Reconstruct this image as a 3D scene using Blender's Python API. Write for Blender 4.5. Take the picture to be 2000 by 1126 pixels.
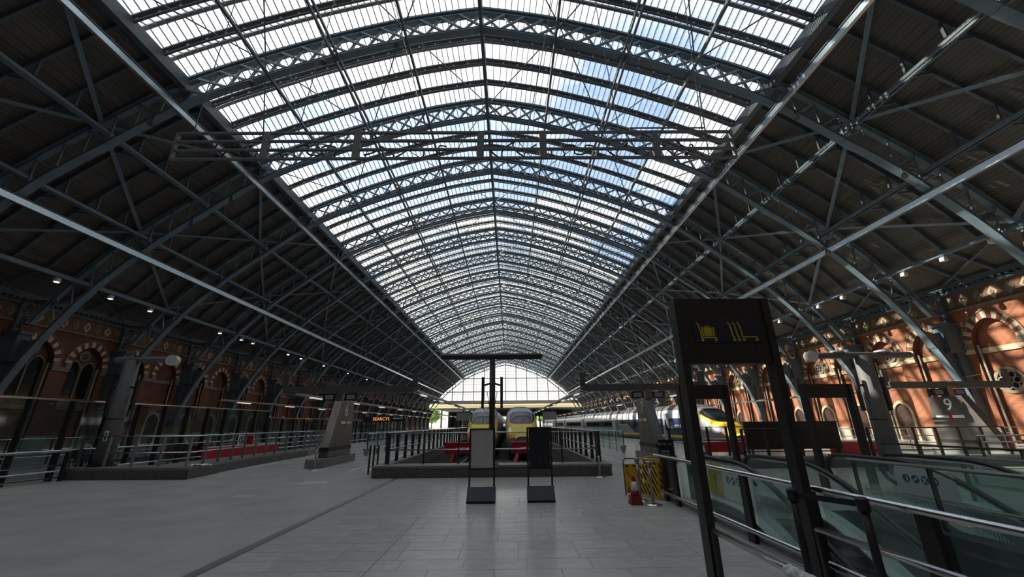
import bpy, bmesh, math, random
from mathutils import Vector, Matrix
random.seed(7)
for o in list(bpy.data.objects): bpy.data.objects.remove(o, do_unlink=True)
S = bpy.context.scene
COL = S.collection
V = Vector
PI = math.pi
def R(d): return math.radians(d)

# ------------------------------------------------------------------ camera
PITCH, YAW, ROLL, FPX = R(18.95), R(0.51), R(-0.56), 772.76
CAMP = V((1.89, 0, 1.65))
_fw = V((math.sin(YAW)*math.cos(PITCH), math.cos(YAW)*math.cos(PITCH), math.sin(PITCH)))
_rt0 = V((math.cos(YAW), -math.sin(YAW), 0)); _up0 = _rt0.cross(_fw)
_rt = math.cos(ROLL)*_rt0 + math.sin(ROLL)*_up0
_up = -math.sin(ROLL)*_rt0 + math.cos(ROLL)*_up0
cd = bpy.data.cameras.new('camera'); cam = bpy.data.objects.new('camera', cd); COL.objects.link(cam)
cd.sensor_fit = 'HORIZONTAL'; cd.sensor_width = 36; cd.lens = FPX/2000*36; cd.clip_start = .05; cd.clip_end = 2000
m = Matrix((_rt, _up, -_fw)).transposed().to_4x4(); m.translation = CAMP
cam.matrix_world = m; S.camera = cam
def proj(p):
    d = p-CAMP; z = d.dot(_fw)
    return (1000+FPX*d.dot(_rt)/z, 563-FPX*d.dot(_up)/z, z) if z > .05 else (0, 0, -1)

# ------------------------------------------------------------------ world, sun, exposure
W = bpy.data.worlds.new('sky'); S.world = W; W.use_nodes = True
nt = W.node_tree; nt.nodes.clear()
N = nt.nodes.new; L = nt.links.new
out = N('ShaderNodeOutputWorld'); bg = N('ShaderNodeBackground'); L(bg.outputs[0], out.inputs[0])
tc = N('ShaderNodeTexCoord'); sep = N('ShaderNodeSeparateXYZ'); L(tc.outputs['Generated'], sep.inputs[0])
zz = N('ShaderNodeMath'); zz.operation = 'MAXIMUM'; zz.inputs[1].default_value = .12; L(sep.outputs[2], zz.inputs[0])
dv = N('ShaderNodeVectorMath'); dv.operation = 'SCALE'
inv = N('ShaderNodeMath'); inv.operation = 'DIVIDE'; inv.inputs[0].default_value = 1; L(zz.outputs[0], inv.inputs[1])
L(tc.outputs['Generated'], dv.inputs[0]); L(inv.outputs[0], dv.inputs['Scale'])
nz = N('ShaderNodeTexNoise'); nz.inputs['Scale'].default_value = 1.35; nz.inputs['Detail'].default_value = 7; nz.inputs['Roughness'].default_value = .55
ofs = N('ShaderNodeVectorMath'); ofs.operation = 'ADD'; ofs.inputs[1].default_value = (-4.0, 8.0, 3.3)
L(dv.outputs[0], ofs.inputs[0]); L(ofs.outputs[0], nz.inputs['Vector'])
cr = N('ShaderNodeValToRGB'); cr.color_ramp.elements[0].position = .44; cr.color_ramp.elements[1].position = .56
cr.color_ramp.elements[0].color = (.25, .42, .68, 1); cr.color_ramp.elements[1].color = (.98, .955, .90, 1)
hz = N('ShaderNodeMapRange'); hz.inputs[1].default_value = .06; hz.inputs[2].default_value = .34; hz.inputs[3].default_value = .30; hz.inputs[4].default_value = 0.; L(sep.outputs[2], hz.inputs[0])
hs = N('ShaderNodeMath'); hs.operation = 'ADD'; L(nz.outputs['Fac'], hs.inputs[0]); L(hz.outputs[0], hs.inputs[1])   # haze towards the horizon
L(hs.outputs[0], cr.inputs[0])
L(cr.outputs[0], bg.inputs['Color']); bg.inputs['Strength'].default_value = 1.38
sd = bpy.data.lights.new('sun', 'SUN'); sd.energy = 21.0; sd.angle = R(.6); sd.color = (1.0, .90, .74)
sun = bpy.data.objects.new('sun', sd); COL.objects.link(sun)
sun.rotation_euler = V((.80, -.22, -.50)).to_track_quat('-Z', 'Y').to_euler()
S.view_settings.view_transform = 'Standard'; S.view_settings.look = 'None'; S.view_settings.gamma = 1
S.cycles.transparent_max_bounces = 32
S.view_settings.use_curve_mapping = False; S.view_settings.exposure = 0.0

# ------------------------------------------------------------------ materials
MATS = {}
def M(name, col, rough=.6, metal=0., var=0., scale=3., bump=0., spec=.5, emit=None, estr=0., stretch=None):
    if name in MATS: return MATS[name]
    m = bpy.data.materials.new(name); m.use_nodes = True; t = m.node_tree; b = t.nodes['Principled BSDF']
    b.inputs['Base Color'].default_value = (*col, 1); b.inputs['Roughness'].default_value = rough
    b.inputs['Metallic'].default_value = metal; b.inputs['Specular IOR Level'].default_value = spec
    if emit: b.inputs['Emission Color'].default_value = (*emit, 1); b.inputs['Emission Strength'].default_value = estr
    if var or bump:
        c = t.nodes.new('ShaderNodeTexCoord'); mp = t.nodes.new('ShaderNodeMapping'); n = t.nodes.new('ShaderNodeTexNoise')
        if stretch: mp.inputs['Scale'].default_value = stretch
        n.inputs['Scale'].default_value = scale; n.inputs['Detail'].default_value = 5
        t.links.new(c.outputs['Object'], mp.inputs[0]); t.links.new(mp.outputs[0], n.inputs['Vector'])
        if var:
            r = t.nodes.new('ShaderNodeMapRange'); r.inputs[1].default_value = .25; r.inputs[2].default_value = .75
            r.inputs[3].default_value = 1-var; r.inputs[4].default_value = 1+var; t.links.new(n.outputs['Fac'], r.inputs[0])
            x = t.nodes.new('ShaderNodeMix'); x.data_type = 'RGBA'; x.blend_type = 'MULTIPLY'; x.inputs[0].default_value = 1
            x.inputs[6].default_value = (*col, 1); t.links.new(r.outputs[0], x.inputs[7]); t.links.new(x.outputs[2], b.inputs['Base Color'])
        if bump:
            bp = t.nodes.new('ShaderNodeBump'); bp.inputs['Strength'].default_value = bump; bp.inputs['Distance'].default_value = .02
            t.links.new(n.outputs['Fac'], bp.inputs['Height']); t.links.new(bp.outputs[0], b.inputs['Normal'])
    MATS[name] = m; return m
def glassmat(name, tint, clear, dirt=(.8, .8, .8), trans=.0, gloss=.1, rough=.05):
    m = bpy.data.materials.new(name); m.use_nodes = True; t = m.node_tree; t.nodes.clear(); n = t.nodes.new; l = t.links.new
    o = n('ShaderNodeOutputMaterial'); tr = n('ShaderNodeBsdfTransparent'); tr.inputs[0].default_value = (*tint, 1)
    di = n('ShaderNodeBsdfTranslucent' if trans else 'ShaderNodeBsdfDiffuse'); di.inputs[0].default_value = (*dirt, 1)
    gl = n('ShaderNodeBsdfGlossy'); gl.inputs['Roughness'].default_value = rough
    m1 = n('ShaderNodeMixShader'); m2 = n('ShaderNodeMixShader'); fr = n('ShaderNodeMath'); fr.operation = 'POWER'; fr.inputs[1].default_value = 4.; lw = n('ShaderNodeLayerWeight'); lw.inputs[0].default_value = .5
    c = n('ShaderNodeTexCoord'); nz = n('ShaderNodeTexNoise'); nz.inputs['Scale'].default_value = 2.2; nz.inputs['Detail'].default_value = 6
    l(c.outputs['Object'], nz.inputs['Vector']); r = n('ShaderNodeMapRange'); r.inputs[1].default_value = .3; r.inputs[2].default_value = .75
    r.inputs[3].default_value = (1-clear)*.6; r.inputs[4].default_value = (1-clear)*1.4; l(nz.outputs['Fac'], r.inputs[0])
    l(r.outputs[0], m1.inputs[0]); l(tr.outputs[0], m1.inputs[1]); l(di.outputs[0], m1.inputs[2])
    l(lw.outputs['Facing'], fr.inputs[0])
    mu = n('ShaderNodeMath'); mu.operation = 'MULTIPLY_ADD'; mu.inputs[1].default_value = gloss*6; mu.inputs[2].default_value = .025; l(fr.outputs[0], mu.inputs[0])
    mu.use_clamp = True
    l(mu.outputs[0], m2.inputs[0]); l(m1.outputs[0], m2.inputs[1]); l(gl.outputs[0], m2.inputs[2]); l(m2.outputs[0], o.inputs[0])
    MATS[name] = m; return m
def brickmat(name, c1, c2, mortar, axes, bw=.24, bh=.075, rough=.8, ms=.012, bump=.4, var=.25):
    """procedural coursed brick / slab surface; axes = which object axes give u, v"""
    m = bpy.data.materials.new(name); m.use_nodes = True; t = m.node_tree; b = t.nodes['Principled BSDF']; n = t.nodes.new; l = t.links.new
    c = n('ShaderNodeTexCoord'); s = n('ShaderNodeSeparateXYZ'); cb = n('ShaderNodeCombineXYZ')
    l(c.outputs['Object'], s.inputs[0]); l(s.outputs[axes[0]], cb.inputs[0]); l(s.outputs[axes[1]], cb.inputs[1])
    br = n('ShaderNodeTexBrick'); br.inputs['Scale'].default_value = 1; br.inputs['Brick Width'].default_value = bw; br.inputs['Row Height'].default_value = bh
    br.inputs['Mortar Size'].default_value = ms; br.inputs['Color1'].default_value = (*c1, 1); br.inputs['Color2'].default_value = (*c2, 1); br.inputs['Mortar'].default_value = (*mortar, 1)
    l(cb.outputs[0], br.inputs['Vector'])
    nz = n('ShaderNodeTexNoise'); nz.inputs['Scale'].default_value = .9; nz.inputs['Detail'].default_value = 8; l(c.outputs['Object'], nz.inputs['Vector'])
    r = n('ShaderNodeMapRange'); r.inputs[1].default_value = .3; r.inputs[2].default_value = .7; r.inputs[3].default_value = 1-var; r.inputs[4].default_value = 1+var
    l(nz.outputs['Fac'], r.inputs[0]); x = n('ShaderNodeMix'); x.data_type = 'RGBA'; x.blend_type = 'MULTIPLY'; x.inputs[0].default_value = 1
    l(br.outputs['Color'], x.inputs[6]); l(r.outputs[0], x.inputs[7]); l(x.outputs[2], b.inputs['Base Color'])
    b.inputs['Roughness'].default_value = rough
    if bump:
        bp = n('ShaderNodeBump'); bp.inputs['Strength'].default_value = bump; bp.inputs['Distance'].default_value = .01; bp.invert = True
        l(br.outputs['Fac'], bp.inputs['Height']); l(bp.outputs[0], b.inputs['Normal'])
    MATS[name] = m; return m

IRON = M('blue_grey_painted_iron', (.130, .182, .228), .45, 0, .15, 1.5, .15)
IRON_D = M('dark_painted_iron', (.075, .10, .125), .5, 0, .15, 1.5)
BEAM = M('pale_blue_enamelled_beam', (.42, .50, .56), .24, .85, .1, .8)
GUTTER = M('grey_lead_gutter', (.10, .115, .13), .5, 0, .15, 2)
GBAR = M('glazing_bar_paint', (.10, .11, .12), .5)
GLASS_R = glassmat('weathered_roof_glass', (.93, .96, .98), .86, (.85, .88, .9), .1, .05)
GLASS_G = glassmat('green_balustrade_glass', (.90, .965, .945), .93, (.55, .72, .67), 0, .10, .02)
GLASS_S = glassmat('tinted_screen_glass', (.62, .68, .68), .95, (.2, .25, .25), 0, .07, .03)
GLASS_E = glassmat('end_screen_glass', (.97, .98, .99), .86, (.9, .9, .9), .1, .03)
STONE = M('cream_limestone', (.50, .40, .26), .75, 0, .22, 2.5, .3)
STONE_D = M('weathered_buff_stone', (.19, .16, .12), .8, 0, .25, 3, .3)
REDV = M('dark_red_voussoir_brick', (.17, .05, .03), .75, 0, .2, 4, .2)
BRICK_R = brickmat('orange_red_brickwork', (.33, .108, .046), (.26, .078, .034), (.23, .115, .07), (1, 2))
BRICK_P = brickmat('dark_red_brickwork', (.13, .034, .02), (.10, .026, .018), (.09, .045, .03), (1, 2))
BRICK_L = brickmat('shade_darkened_red_brickwork', (.175, .058, .035), (.135, .043, .027), (.12, .065, .048), (1, 2))  # left wall: dimness of the shaded side put into a darker brick colour
FRIEZE = M('brown_terracotta_frieze', (.15, .085, .05), .8, 0, .3, 5, .4)
BASEST = M('grey_base_stone', (.28, .26, .22), .7, 0, .2, 2, .2)
PAVE = brickmat('grey_terrazzo_paving', (.49, .48, .452), (.47, .46, .433), (.40, .392, .37), (0, 1), .8, .4, .24, .006, .08, .10)
SLABM = [M('terrazzo_slab_%d' % i, (c, c*.98, c*.925), .20, 0, .10, 5., .03) for i, c in enumerate((.50, .525, .485, .51))]
GROUT = M('dark_floor_joint', (.14, .14, .14), .8)
PLINTH = M('dark_granite_cladding', (.085, .081, .074), .5, 0, .2, 6, .08)
COPING = M('grey_granite_coping', (.175, .17, .158), .45, 0, .15, 6, .05)
STEEL = M('brushed_stainless_steel', (.62, .63, .63), .22, 1., .08, 30, 0, .5, None, 0, (1, 1, .05))
STEEL_D = M('dull_stainless_steel', (.36, .36, .355), .38, .9, .15, 8)
BRONZE = M('dark_bronze_metal', (.024, .022, .021), .45, .1, .15, 4)
BLACK = M('black_plastic', (.012, .012, .014), .45)
NAVY = M('navy_blue_panel', (.010, .013, .020), .4)
NAVYS = M('sign_navy', (.010, .016, .045), .35)
YEL = M('sign_yellow', (.52, .43, .03), .5)
WHITE = M('white_plastic', (.8, .8, .8), .4)
CONC = M('grey_concrete_mast', (.125, .125, .12), .65, 0, .12, 5, .08)
POSTER = M('grey_blank_poster', (.42, .42, .41), .6, 0, .12, 12)
RED = M('red_painted_steel', (.40, .012, .025), .4, 0, .12, 4)
CONE_R = M('faded_red_rubber', (.24, .016, .022), .6, 0, .2, 20)
BARY = M('safety_yellow_plastic', (.72, .40, .015), .5, 0, .12, 6)
DARKW = M('dark_void_wall', (.035, .038, .038), .5, 0, .2, 1)
BALLAST = M('dark_ballast', (.06, .055, .05), .9, 0, .4, 14, .5)
DECK = None
def deckmat():
    m = bpy.data.materials.new('dark_roof_boarding'); m.use_nodes = True; t = m.node_tree; b = t.nodes['Principled BSDF']; n = t.nodes.new; l = t.links.new
    uv = n('ShaderNodeAttribute'); uv.attribute_name = 'arc'
    mu = n('ShaderNodeMath'); mu.operation = 'MULTIPLY'; mu.inputs[1].default_value = 1/.27; l(uv.outputs['Fac'], mu.inputs[0])
    fr = n('ShaderNodeMath'); fr.operation = 'FRACT'; l(mu.outputs[0], fr.inputs[0])
    gt = n('ShaderNodeMath'); gt.operation = 'GREATER_THAN'; gt.inputs[1].default_value = .91; l(fr.outputs[0], gt.inputs[0])
    fl = n('ShaderNodeMath'); fl.operation = 'FLOOR'; l(mu.outputs[0], fl.inputs[0])
    wn = n('ShaderNodeTexWhiteNoise'); wn.noise_dimensions = '1D'; l(fl.outputs[0], wn.inputs['W'])
    r = n('ShaderNodeMapRange'); r.inputs[3].default_value = .8; r.inputs[4].default_value = 1.2; l(wn.outputs[0], r.inputs[0])
    a = n('ShaderNodeMix'); a.data_type = 'RGBA'; a.blend_type = 'MULTIPLY'; a.inputs[0].default_value = 1; a.inputs[6].default_value = (.070, .068, .061, 1); l(r.outputs[0], a.inputs[7])
    x = n('ShaderNodeMix'); x.data_type = 'RGBA'; l(gt.outputs[0], x.inputs[0]); l(a.outputs[2], x.inputs[6]); x.inputs[7].default_value = (.17, .165, .15, 1)
    l(x.outputs[2], b.inputs['Base Color']); b.inputs['Roughness'].default_value = .42
    bp = n('ShaderNodeBump'); bp.inputs['Strength'].default_value = .5; bp.inputs['Distance'].default_value = .02; l(gt.outputs[0], bp.inputs['Height']); l(bp.outputs[0], b.inputs['Normal'])
    return m
DECK = deckmat()

# ------------------------------------------------------------------ mesh helpers
class MB:
    def __init__(s): s.v = []; s.f = []; s.mi = []
    def add(s, vs, fs, mi=0):
        k = len(s.v); s.v += [tuple(p) for p in vs]; s.f += [tuple(i+k for i in f) for f in fs]; s.mi += [mi]*len(fs); return s
    def box(s, x0, x1, y0, y1, z0, z1, mi=0):
        return s.add([(x0,y0,z0),(x1,y0,z0),(x1,y1,z0),(x0,y1,z0),(x0,y0,z1),(x1,y0,z1),(x1,y1,z1),(x0,y1,z1)],
                     [(3,2,1,0),(4,5,6,7),(0,1,5,4),(1,2,6,5),(2,3,7,6),(3,0,4,7)], mi)
    def bar(s, a, b, w, h, up=(0,0,1), mi=0):
        a = V(a); b = V(b); d = (b-a).normalized(); u = V(up)
        if abs(d.dot(u)) > .99: u = V((0,1,0))
        sd = d.cross(u).normalized()*w/2; u = sd.cross(d).normalized()*h/2
        return s.add([a-sd-u, a+sd-u, a+sd+u, a-sd+u, b-sd-u, b+sd-u, b+sd+u, b-sd+u],
                     [(0,1,2,3),(7,6,5,4),(1,0,4,5),(2,1,5,6),(3,2,6,7),(0,3,7,4)], mi)
    def tube(s, a, b, r, n=8, r2=None, mi=0, cap=True):
        return s.path([a, b], [r, r if r2 is None else r2], n, mi, cap)
    def path(s, pts, rs, n=8, mi=0, cap=True):
        pts = [V(p) for p in pts]
        if not isinstance(rs, (list, tuple)): rs = [rs]*len(pts)
        vs = []; fs = []; ref = None
        for i, p in enumerate(pts):
            d = (pts[min(i+1, len(pts)-1)]-pts[max(i-1, 0)]).normalized()
            if ref is None: ref = V((0,0,1)) if abs(d.z) < .9 else V((0,1,0))
            u = (ref-d*ref.dot(d)).normalized(); w = d.cross(u); ref = u
            for j in range(n):
                a = 2*PI*j/n+PI/n; vs.append(p+(u*math.cos(a)+w*math.sin(a))*rs[i])
        for i in range(len(pts)-1):
            for j in range(n): fs.append((i*n+j, i*n+(j+1) % n, (i+1)*n+(j+1) % n, (i+1)*n+j))
        if cap: fs.append(tuple(range(n-1, -1, -1))); k = (len(pts)-1)*n; fs.append(tuple(range(k, k+n)))
        return s.add(vs, fs, mi)
    def prism(s, poly, axis, a, b, mi=0):
        """poly: 2-D points in the two other axes (order x,y,z without axis) extruded from a to b"""
        def mk(p, t): q = list(p); q.insert(axis, t); return tuple(q)
        n = len(poly); vs = [mk(p, a) for p in poly]+[mk(p, b) for p in poly]
        fs = [tuple(range(n-1,-1,-1)), tuple(range(n, 2*n))]+[(i, (i+1) % n, n+(i+1) % n, n+i) for i in range(n)]
        return s.add(vs, fs, mi)
    def lathe(s, prof, c=(0,0,0), n=16, mi=0):
        vs = []; fs = []
        for r, z in prof:
            for j in range(n): a = 2*PI*j/n; vs.append((c[0]+r*math.cos(a), c[1]+r*math.sin(a), c[2]+z))
        for i in range(len(prof)-1):
            for j in range(n): fs.append((i*n+j, i*n+(j+1) % n, (i+1)*n+(j+1) % n, (i+1)*n+j))
        fs.append(tuple(range(n-1,-1,-1))); k = (len(prof)-1)*n; fs.append(tuple(range(k, k+n)))
        return s.add(vs, fs, mi)
    def quad(s, a, b, c, d, mi=0): return s.add([a, b, c, d], [(0,1,2,3)], mi)
    def mesh(s, name, mats, smooth=False):
        me = bpy.data.meshes.new(name); me.from_pydata(s.v, [], s.f)
        for mm in (mats if isinstance(mats, (list, tuple)) else [mats]): me.materials.append(mm)
        if any(s.mi): me.polygons.foreach_set('material_index', s.mi)
        if smooth: me.polygons.foreach_set('use_smooth', [True]*len(s.f))
        me.update(); return me
    def shift(s, d): s.v = [(p[0]+d[0], p[1]+d[1], p[2]+d[2]) for p in s.v]; return s
def link(name, data, parent=None, loc=None):
    o = bpy.data.objects.new(name, data); COL.objects.link(o)
    if parent is not None: o.parent = parent
    if loc is not None: o.location = loc
    return o
def tag(o, label=None, cat=None, group=None, kind=None):
    if label: o['label'] = label
    if cat: o['category'] = cat
    if group: o['group'] = group
    if kind: o['kind'] = kind
    return o
def thing(name, label, cat, loc=(0,0,0), rz=0, group=None):
    o = link(name, None); o.location = loc; o.rotation_euler = (0,0,rz); o.empty_display_size = .2
    return tag(o, label, cat, group)
def wloc(p):
    q = V((0,0,0))
    while p is not None: q = q+p.location; p = p.parent
    return q
def part(name, mb, mat, parent, world=False, smooth=False, kind=None, label=None):
    if world: mb.shift(-wloc(parent))
    o = link(name, mb.mesh(name, mat, smooth), parent)
    return tag(o, label, None, None, kind)
def struct(name, mb, mat, label=None, parent=None, smooth=False):
    o = link(name, mb.mesh(name, mat, smooth), parent); o['kind'] = 'structure'
    if label: o['label'] = label
    return o
def dup(o, parent=None):
    c = o.copy(); COL.objects.link(c); c.parent = parent
    for ch in o.children: dup(ch, c)
    return c
UNIT = MB().box(-.5, .5, -.5, .5, -.5, .5)
_unit = {}
def ubar(name, a, b, w, h, mat, parent, up=(0,1,0)):
    """a bar as an object of its own that shares one unit-box mesh per material"""
    if mat.name not in _unit: _unit[mat.name] = UNIT.mesh('bar_'+mat.name, mat)
    a = V(a); b = V(b); d = b-a; ln = d.length; d.normalize(); u = V(up)
    s = d.cross(u).normalized(); u = s.cross(d).normalized()
    o = link(name, _unit[mat.name], parent)
    mt = Matrix((s*w, d*ln, u*h)).transposed().to_4x4(); mt.translation = (a+b)/2
    o.matrix_local = mt
    return o
def text(name, s, size, loc, right, up, mat, parent, extrude=.003, align='CENTER', world=False):
    c = bpy.data.curves.new(name, 'FONT'); c.body = s; c.size = size; c.align_x = align; c.align_y = 'CENTER'; c.extrude = extrude; c.resolution_u = 3
    t = bpy.data.objects.new('tmp', c); me = bpy.data.meshes.new_from_object(t); bpy.data.objects.remove(t)
    me.materials.clear(); me.materials.append(mat); me.name = name
    o = link(name, me, parent); r = V(right).normalized(); u = V(up).normalized(); n = r.cross(u)
    mt = Matrix((r, u, n)).transposed().to_4x4(); mt.translation = V(loc)-(wloc(parent) if world else V((0,0,0)))
    o.matrix_local = mt; return o

# ------------------------------------------------------------------ arch profile of the shed roof
CT = [(0,29.72),(2.7,29.22),(5.5,28.58),(10.5,26.98),(15,25.22),(20,22.85),(24.3,19.6),(28.35,16.25),(32,12.3),(34.7,8.2),(35.95,5.6),(36.6,3.6),(36.95,1.6),(37.05,0)]
def _dense():
    P = []
    n = len(CT)
    for i in range(n-1):
        p0 = CT[max(i-1,0)]; p1 = CT[i]; p2 = CT[i+1]; p3 = CT[min(i+2,n-1)]
        if i == 0: p0 = (2*p1[0]-p2[0], 2*p1[1]-p2[1])
        for k in range(12):
            t = k/12
            P.append(tuple(.5*(2*p1[c]+(p2[c]-p0[c])*t+(2*p0[c]-5*p1[c]+4*p2[c]-p3[c])*t*t+(3*p1[c]-p0[c]-3*p2[c]+p3[c])*t**3) for c in (0,1)))
    P.append(CT[-1]); return P
DP = _dense(); AL = [0]
for i in range(1, len(DP)): AL.append(AL[-1]+math.dist(DP[i], DP[i-1]))
def prof(s, off=0.):
    """point on the arch at arc length s (negative = left half), pushed outwards by off"""
    a = abs(s); i = 0
    a = min(a, AL[-1]-1e-6)
    lo, hi = 0, len(AL)-2
    while lo < hi:
        mid = (lo+hi+1)//2
        if AL[mid] <= a: lo = mid
        else: hi = mid-1
    i = lo; t = (a-AL[i])/(AL[i+1]-AL[i])
    x = DP[i][0]+(DP[i+1][0]-DP[i][0])*t; z = DP[i][1]+(DP[i+1][1]-DP[i][1])*t
    j0, j1 = max(i-1, 0), min(i+2, len(DP)-1)
    dx, dz = DP[j1][0]-DP[j0][0], DP[j1][1]-DP[j0][1]; l = math.hypot(dx, dz); nx, nz = -dz/l, dx/l
    if a < 1.2: f = a/1.2; nx *= f; nz = math.sqrt(1-nx*nx)
    x += nx*off; z += nz*off
    return (x if s >= 0 else -x, z)
def s_of_x(x):
    for i in range(len(DP)-1):
        if DP[i+1][0] >= x: return AL[i]+(AL[i+1]-AL[i])*(x-DP[i][0])/max(DP[i+1][0]-DP[i][0], 1e-6)
    return AL[-1]
def s_of_z(z):
    for i in range(len(DP)-1):
        if DP[i+1][1] <= z: return AL[i]+(AL[i+1]-AL[i])*(DP[i][1]-z)/(DP[i][1]-DP[i+1][1])
    return AL[-1]
def sweep(mb, ss, off, w, h, mi=0, y=0.):
    """rectangular bar following the arch in the plane y"""
    vs = []; fs = []
    for s in ss:
        a = prof(s, off-h/2); b = prof(s, off+h/2)
        vs += [(a[0], y-w/2, a[1]), (a[0], y+w/2, a[1]), (b[0], y+w/2, b[1]), (b[0], y-w/2, b[1])]
    for i in range(len(ss)-1):
        k = 4*i
        for j in range(4): fs.append((k+j, k+(j+1) % 4, k+4+(j+1) % 4, k+4+j))
    k = 4*(len(ss)-1); fs += [(3,2,1,0), (k, k+1, k+2, k+3)]
    return mb.add(vs, fs, mi)
def frange(a, b, n): return [a+(b-a)*i/n for i in range(n+1)]
TY0, TSP, K0, K1 = 21.9, 8.94, -3, 20
def TY(k): return TY0+TSP*k
YS, YN = TY(K0)-TSP, TY(K1)
S_GL = s_of_x(19.85)                 # edge of the glazing
S_EV = s_of_x(32.0)
DEPTH = 2.05
#==NEXT==
# ------------------------------------------------------------------ floor, track wells, voids
VX0, VX1, VY0, VY1 = 5.62, 11.5, -7.0, 8.7          # escalator void
def wl(y): return (-20.6, -14.3)
def wc(y): return (-2.3, 4.9)
def wr(y):
    w = 16.95-.06*(min(max(y, 27), 72)-32)+ (0 if y < 72 else 0)
    return (w, w+6.6)
WELLS = [(22.5, wl), (15.35, wc), (27.0, wr)]
fl = MB()
def fq(x0, x1, y0, y1, z=0., x0b=None, x1b=None, mi=0):
    fl.quad((x0, y0, z), (x1, y0, z), (x1 if x1b is None else x1b, y1, z), (x0 if x0b is None else x0b, y1, z), mi)
PX0, PX1, PY0, PY1 = -1.80, 5.40, 4.40, 14.45         # paved panel built slab by slab
XW = 37.6
fq(-XW, XW, YS, VY0)
fq(-XW, VX0, VY0, PY0); fq(VX1, XW, VY0, VY1)
fq(-XW, PX0, PY0, PY1); fq(PX1, VX0, PY0, VY1); fq(PX1, XW, VY1, PY1)
fq(PX0, PX1, PY0, PY1, -.012, mi=1)
fq(-XW, XW, PY1, 15.35)
ys = [15.35, 22.5, 27.0, 72.0, YN+60]
for a, b in zip(ys, ys[1:]):
    ws = sorted([f for y0, f in WELLS if a >= y0-.01], key=lambda f: f(a)[0]); xa = xb = -XW
    for f in ws:
        fq(xa, f(a)[0], a, b, 0, xb, f(b)[0]); xa, xb = f(a)[1], f(b)[1]
    fq(xa, XW, a, b, 0, xb, XW)
floor = struct('floor', fl, [PAVE, GROUT], 'pale grey terrazzo concourse and platforms')
slab_meshes = {}
row = 0; y = PY0
while y < PY1-.05:
    y2 = min(y+.402, PY1); x = PX0; first = True; k = 0
    while x < PX1-.01:
        w = .80 if not first else random.choice((.3, .4, .5, .6, .7)); first = False
        x2 = min(x+w, PX1)
        if PX1-x2 < .12: x2 = PX1
        key = (round(x2-x, 2), round(y2-y, 2), random.randrange(4))
        if key not in slab_meshes:
            hw, hh = key[0]/2-.0022, key[1]/2-.0022
            slab_meshes[key] = MB().box(-hw, hw, -hh, hh, -.012, 0).mesh('floor_slab', SLABM[key[2]])
        link('floor_slab', slab_meshes[key], floor, ((x+x2)/2, (y+y2)/2, 0)); x = x2; k += 1
    y = y2; row += 1
sm = MB().box(-1.95, -1.82, 1.0, 14.45, .0, .008)
part('joint_strip', sm, STEEL_D, floor); part('joint_strip', MB().box(-1.82, -1.795, 1.0, 14.45, 0, .003), GROUT, floor)
part('joint_strip', MB().box(.16, .172, 4.4, 8.6, 0, .001), GROUT, floor)
part('joint_strip', MB().box(5.392, 5.41, 4.4, 14.4, 0, .002), GROUT, floor)
# painted platform lines and tactile edges
ln = MB()
for x0, x1, y0, y1 in ((-10.2, -2.9, 20.9, 21.0), (-4.4, -4.3, 16.8, 60), (-9.4, -9.3, 16.8, 21), (5.5, 11, 20.9, 21.0), (6.9, 7.0, 16.8, 60), (-3.0, -2.9, 40, 190), (5.5, 5.6, 40, 190)):
    ln.box(x0, x1, y0, y1, 0, .004)
part('painted_line', ln, M('worn_white_paint', (.55, .56, .55), .6, 0, .2, 3), floor)
pt = MB()
for x, y, w, d in ((-4.0, 17.0, 1.2, .8), (-4.6, 13.2, .9, .7), (-5.1, 11.0, .5, .4), (6.2, 15.8, .8, .5)): pt.box(x, x+w, y, y+d, 0, .003)
part('access_cover', pt, M('pale_cover_plate', (.44, .45, .45), .4, 0, .1, 8), floor)
# wells
we = MB()
for y0, f in WELLS:
    yy = [y for y in ys if y >= y0-.01]
    for a, b in zip(yy, yy[1:]):
        (p, q), (r, s) = f(a), f(b)
        we.quad((p, a, -1.05), (q, a, -1.05), (s, b, -1.05), (r, b, -1.05))
        we.quad((p, a, -1.05), (r, b, -1.05), (r, b, 0), (p, a, 0), 1); we.quad((q, a, -1.05), (s, b, -1.05), (s, b, 0), (q, a, 0), 1)
    p, q = f(y0); we.quad((p, y0, -1.05), (q, y0, -1.05), (q, y0, 0), (p, y0, 0), 1)
trackbed = struct('floor_trackbed', we, [BALLAST, M('platform_face_brick', (.10, .09, .08), .8, 0, .2, 3)], 'sunken ballasted track wells between the platforms')
rl = MB()
for c0 in (-.72, 2.92):
    for d in (-.72, .72): rl.box(c0+d-.035, c0+d+.035, 16.5, YN+50, -.95, -.80)
for d in (-.72, .72):
    rl.bar((18.85+d-.1+0, 27.5, -.87), (18.85+d-2.6, 72, -.87), .07, .15); rl.bar((18.85+d-2.6, 72, -.87), (18.85+d-2.6, YN+50, -.87), .07, .15)
    rl.box(-16.5+d-.035, -16.5+d+.035, 23, YN+50, -.95, -.80)
part('rail', rl, STEEL_D, trackbed)
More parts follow.
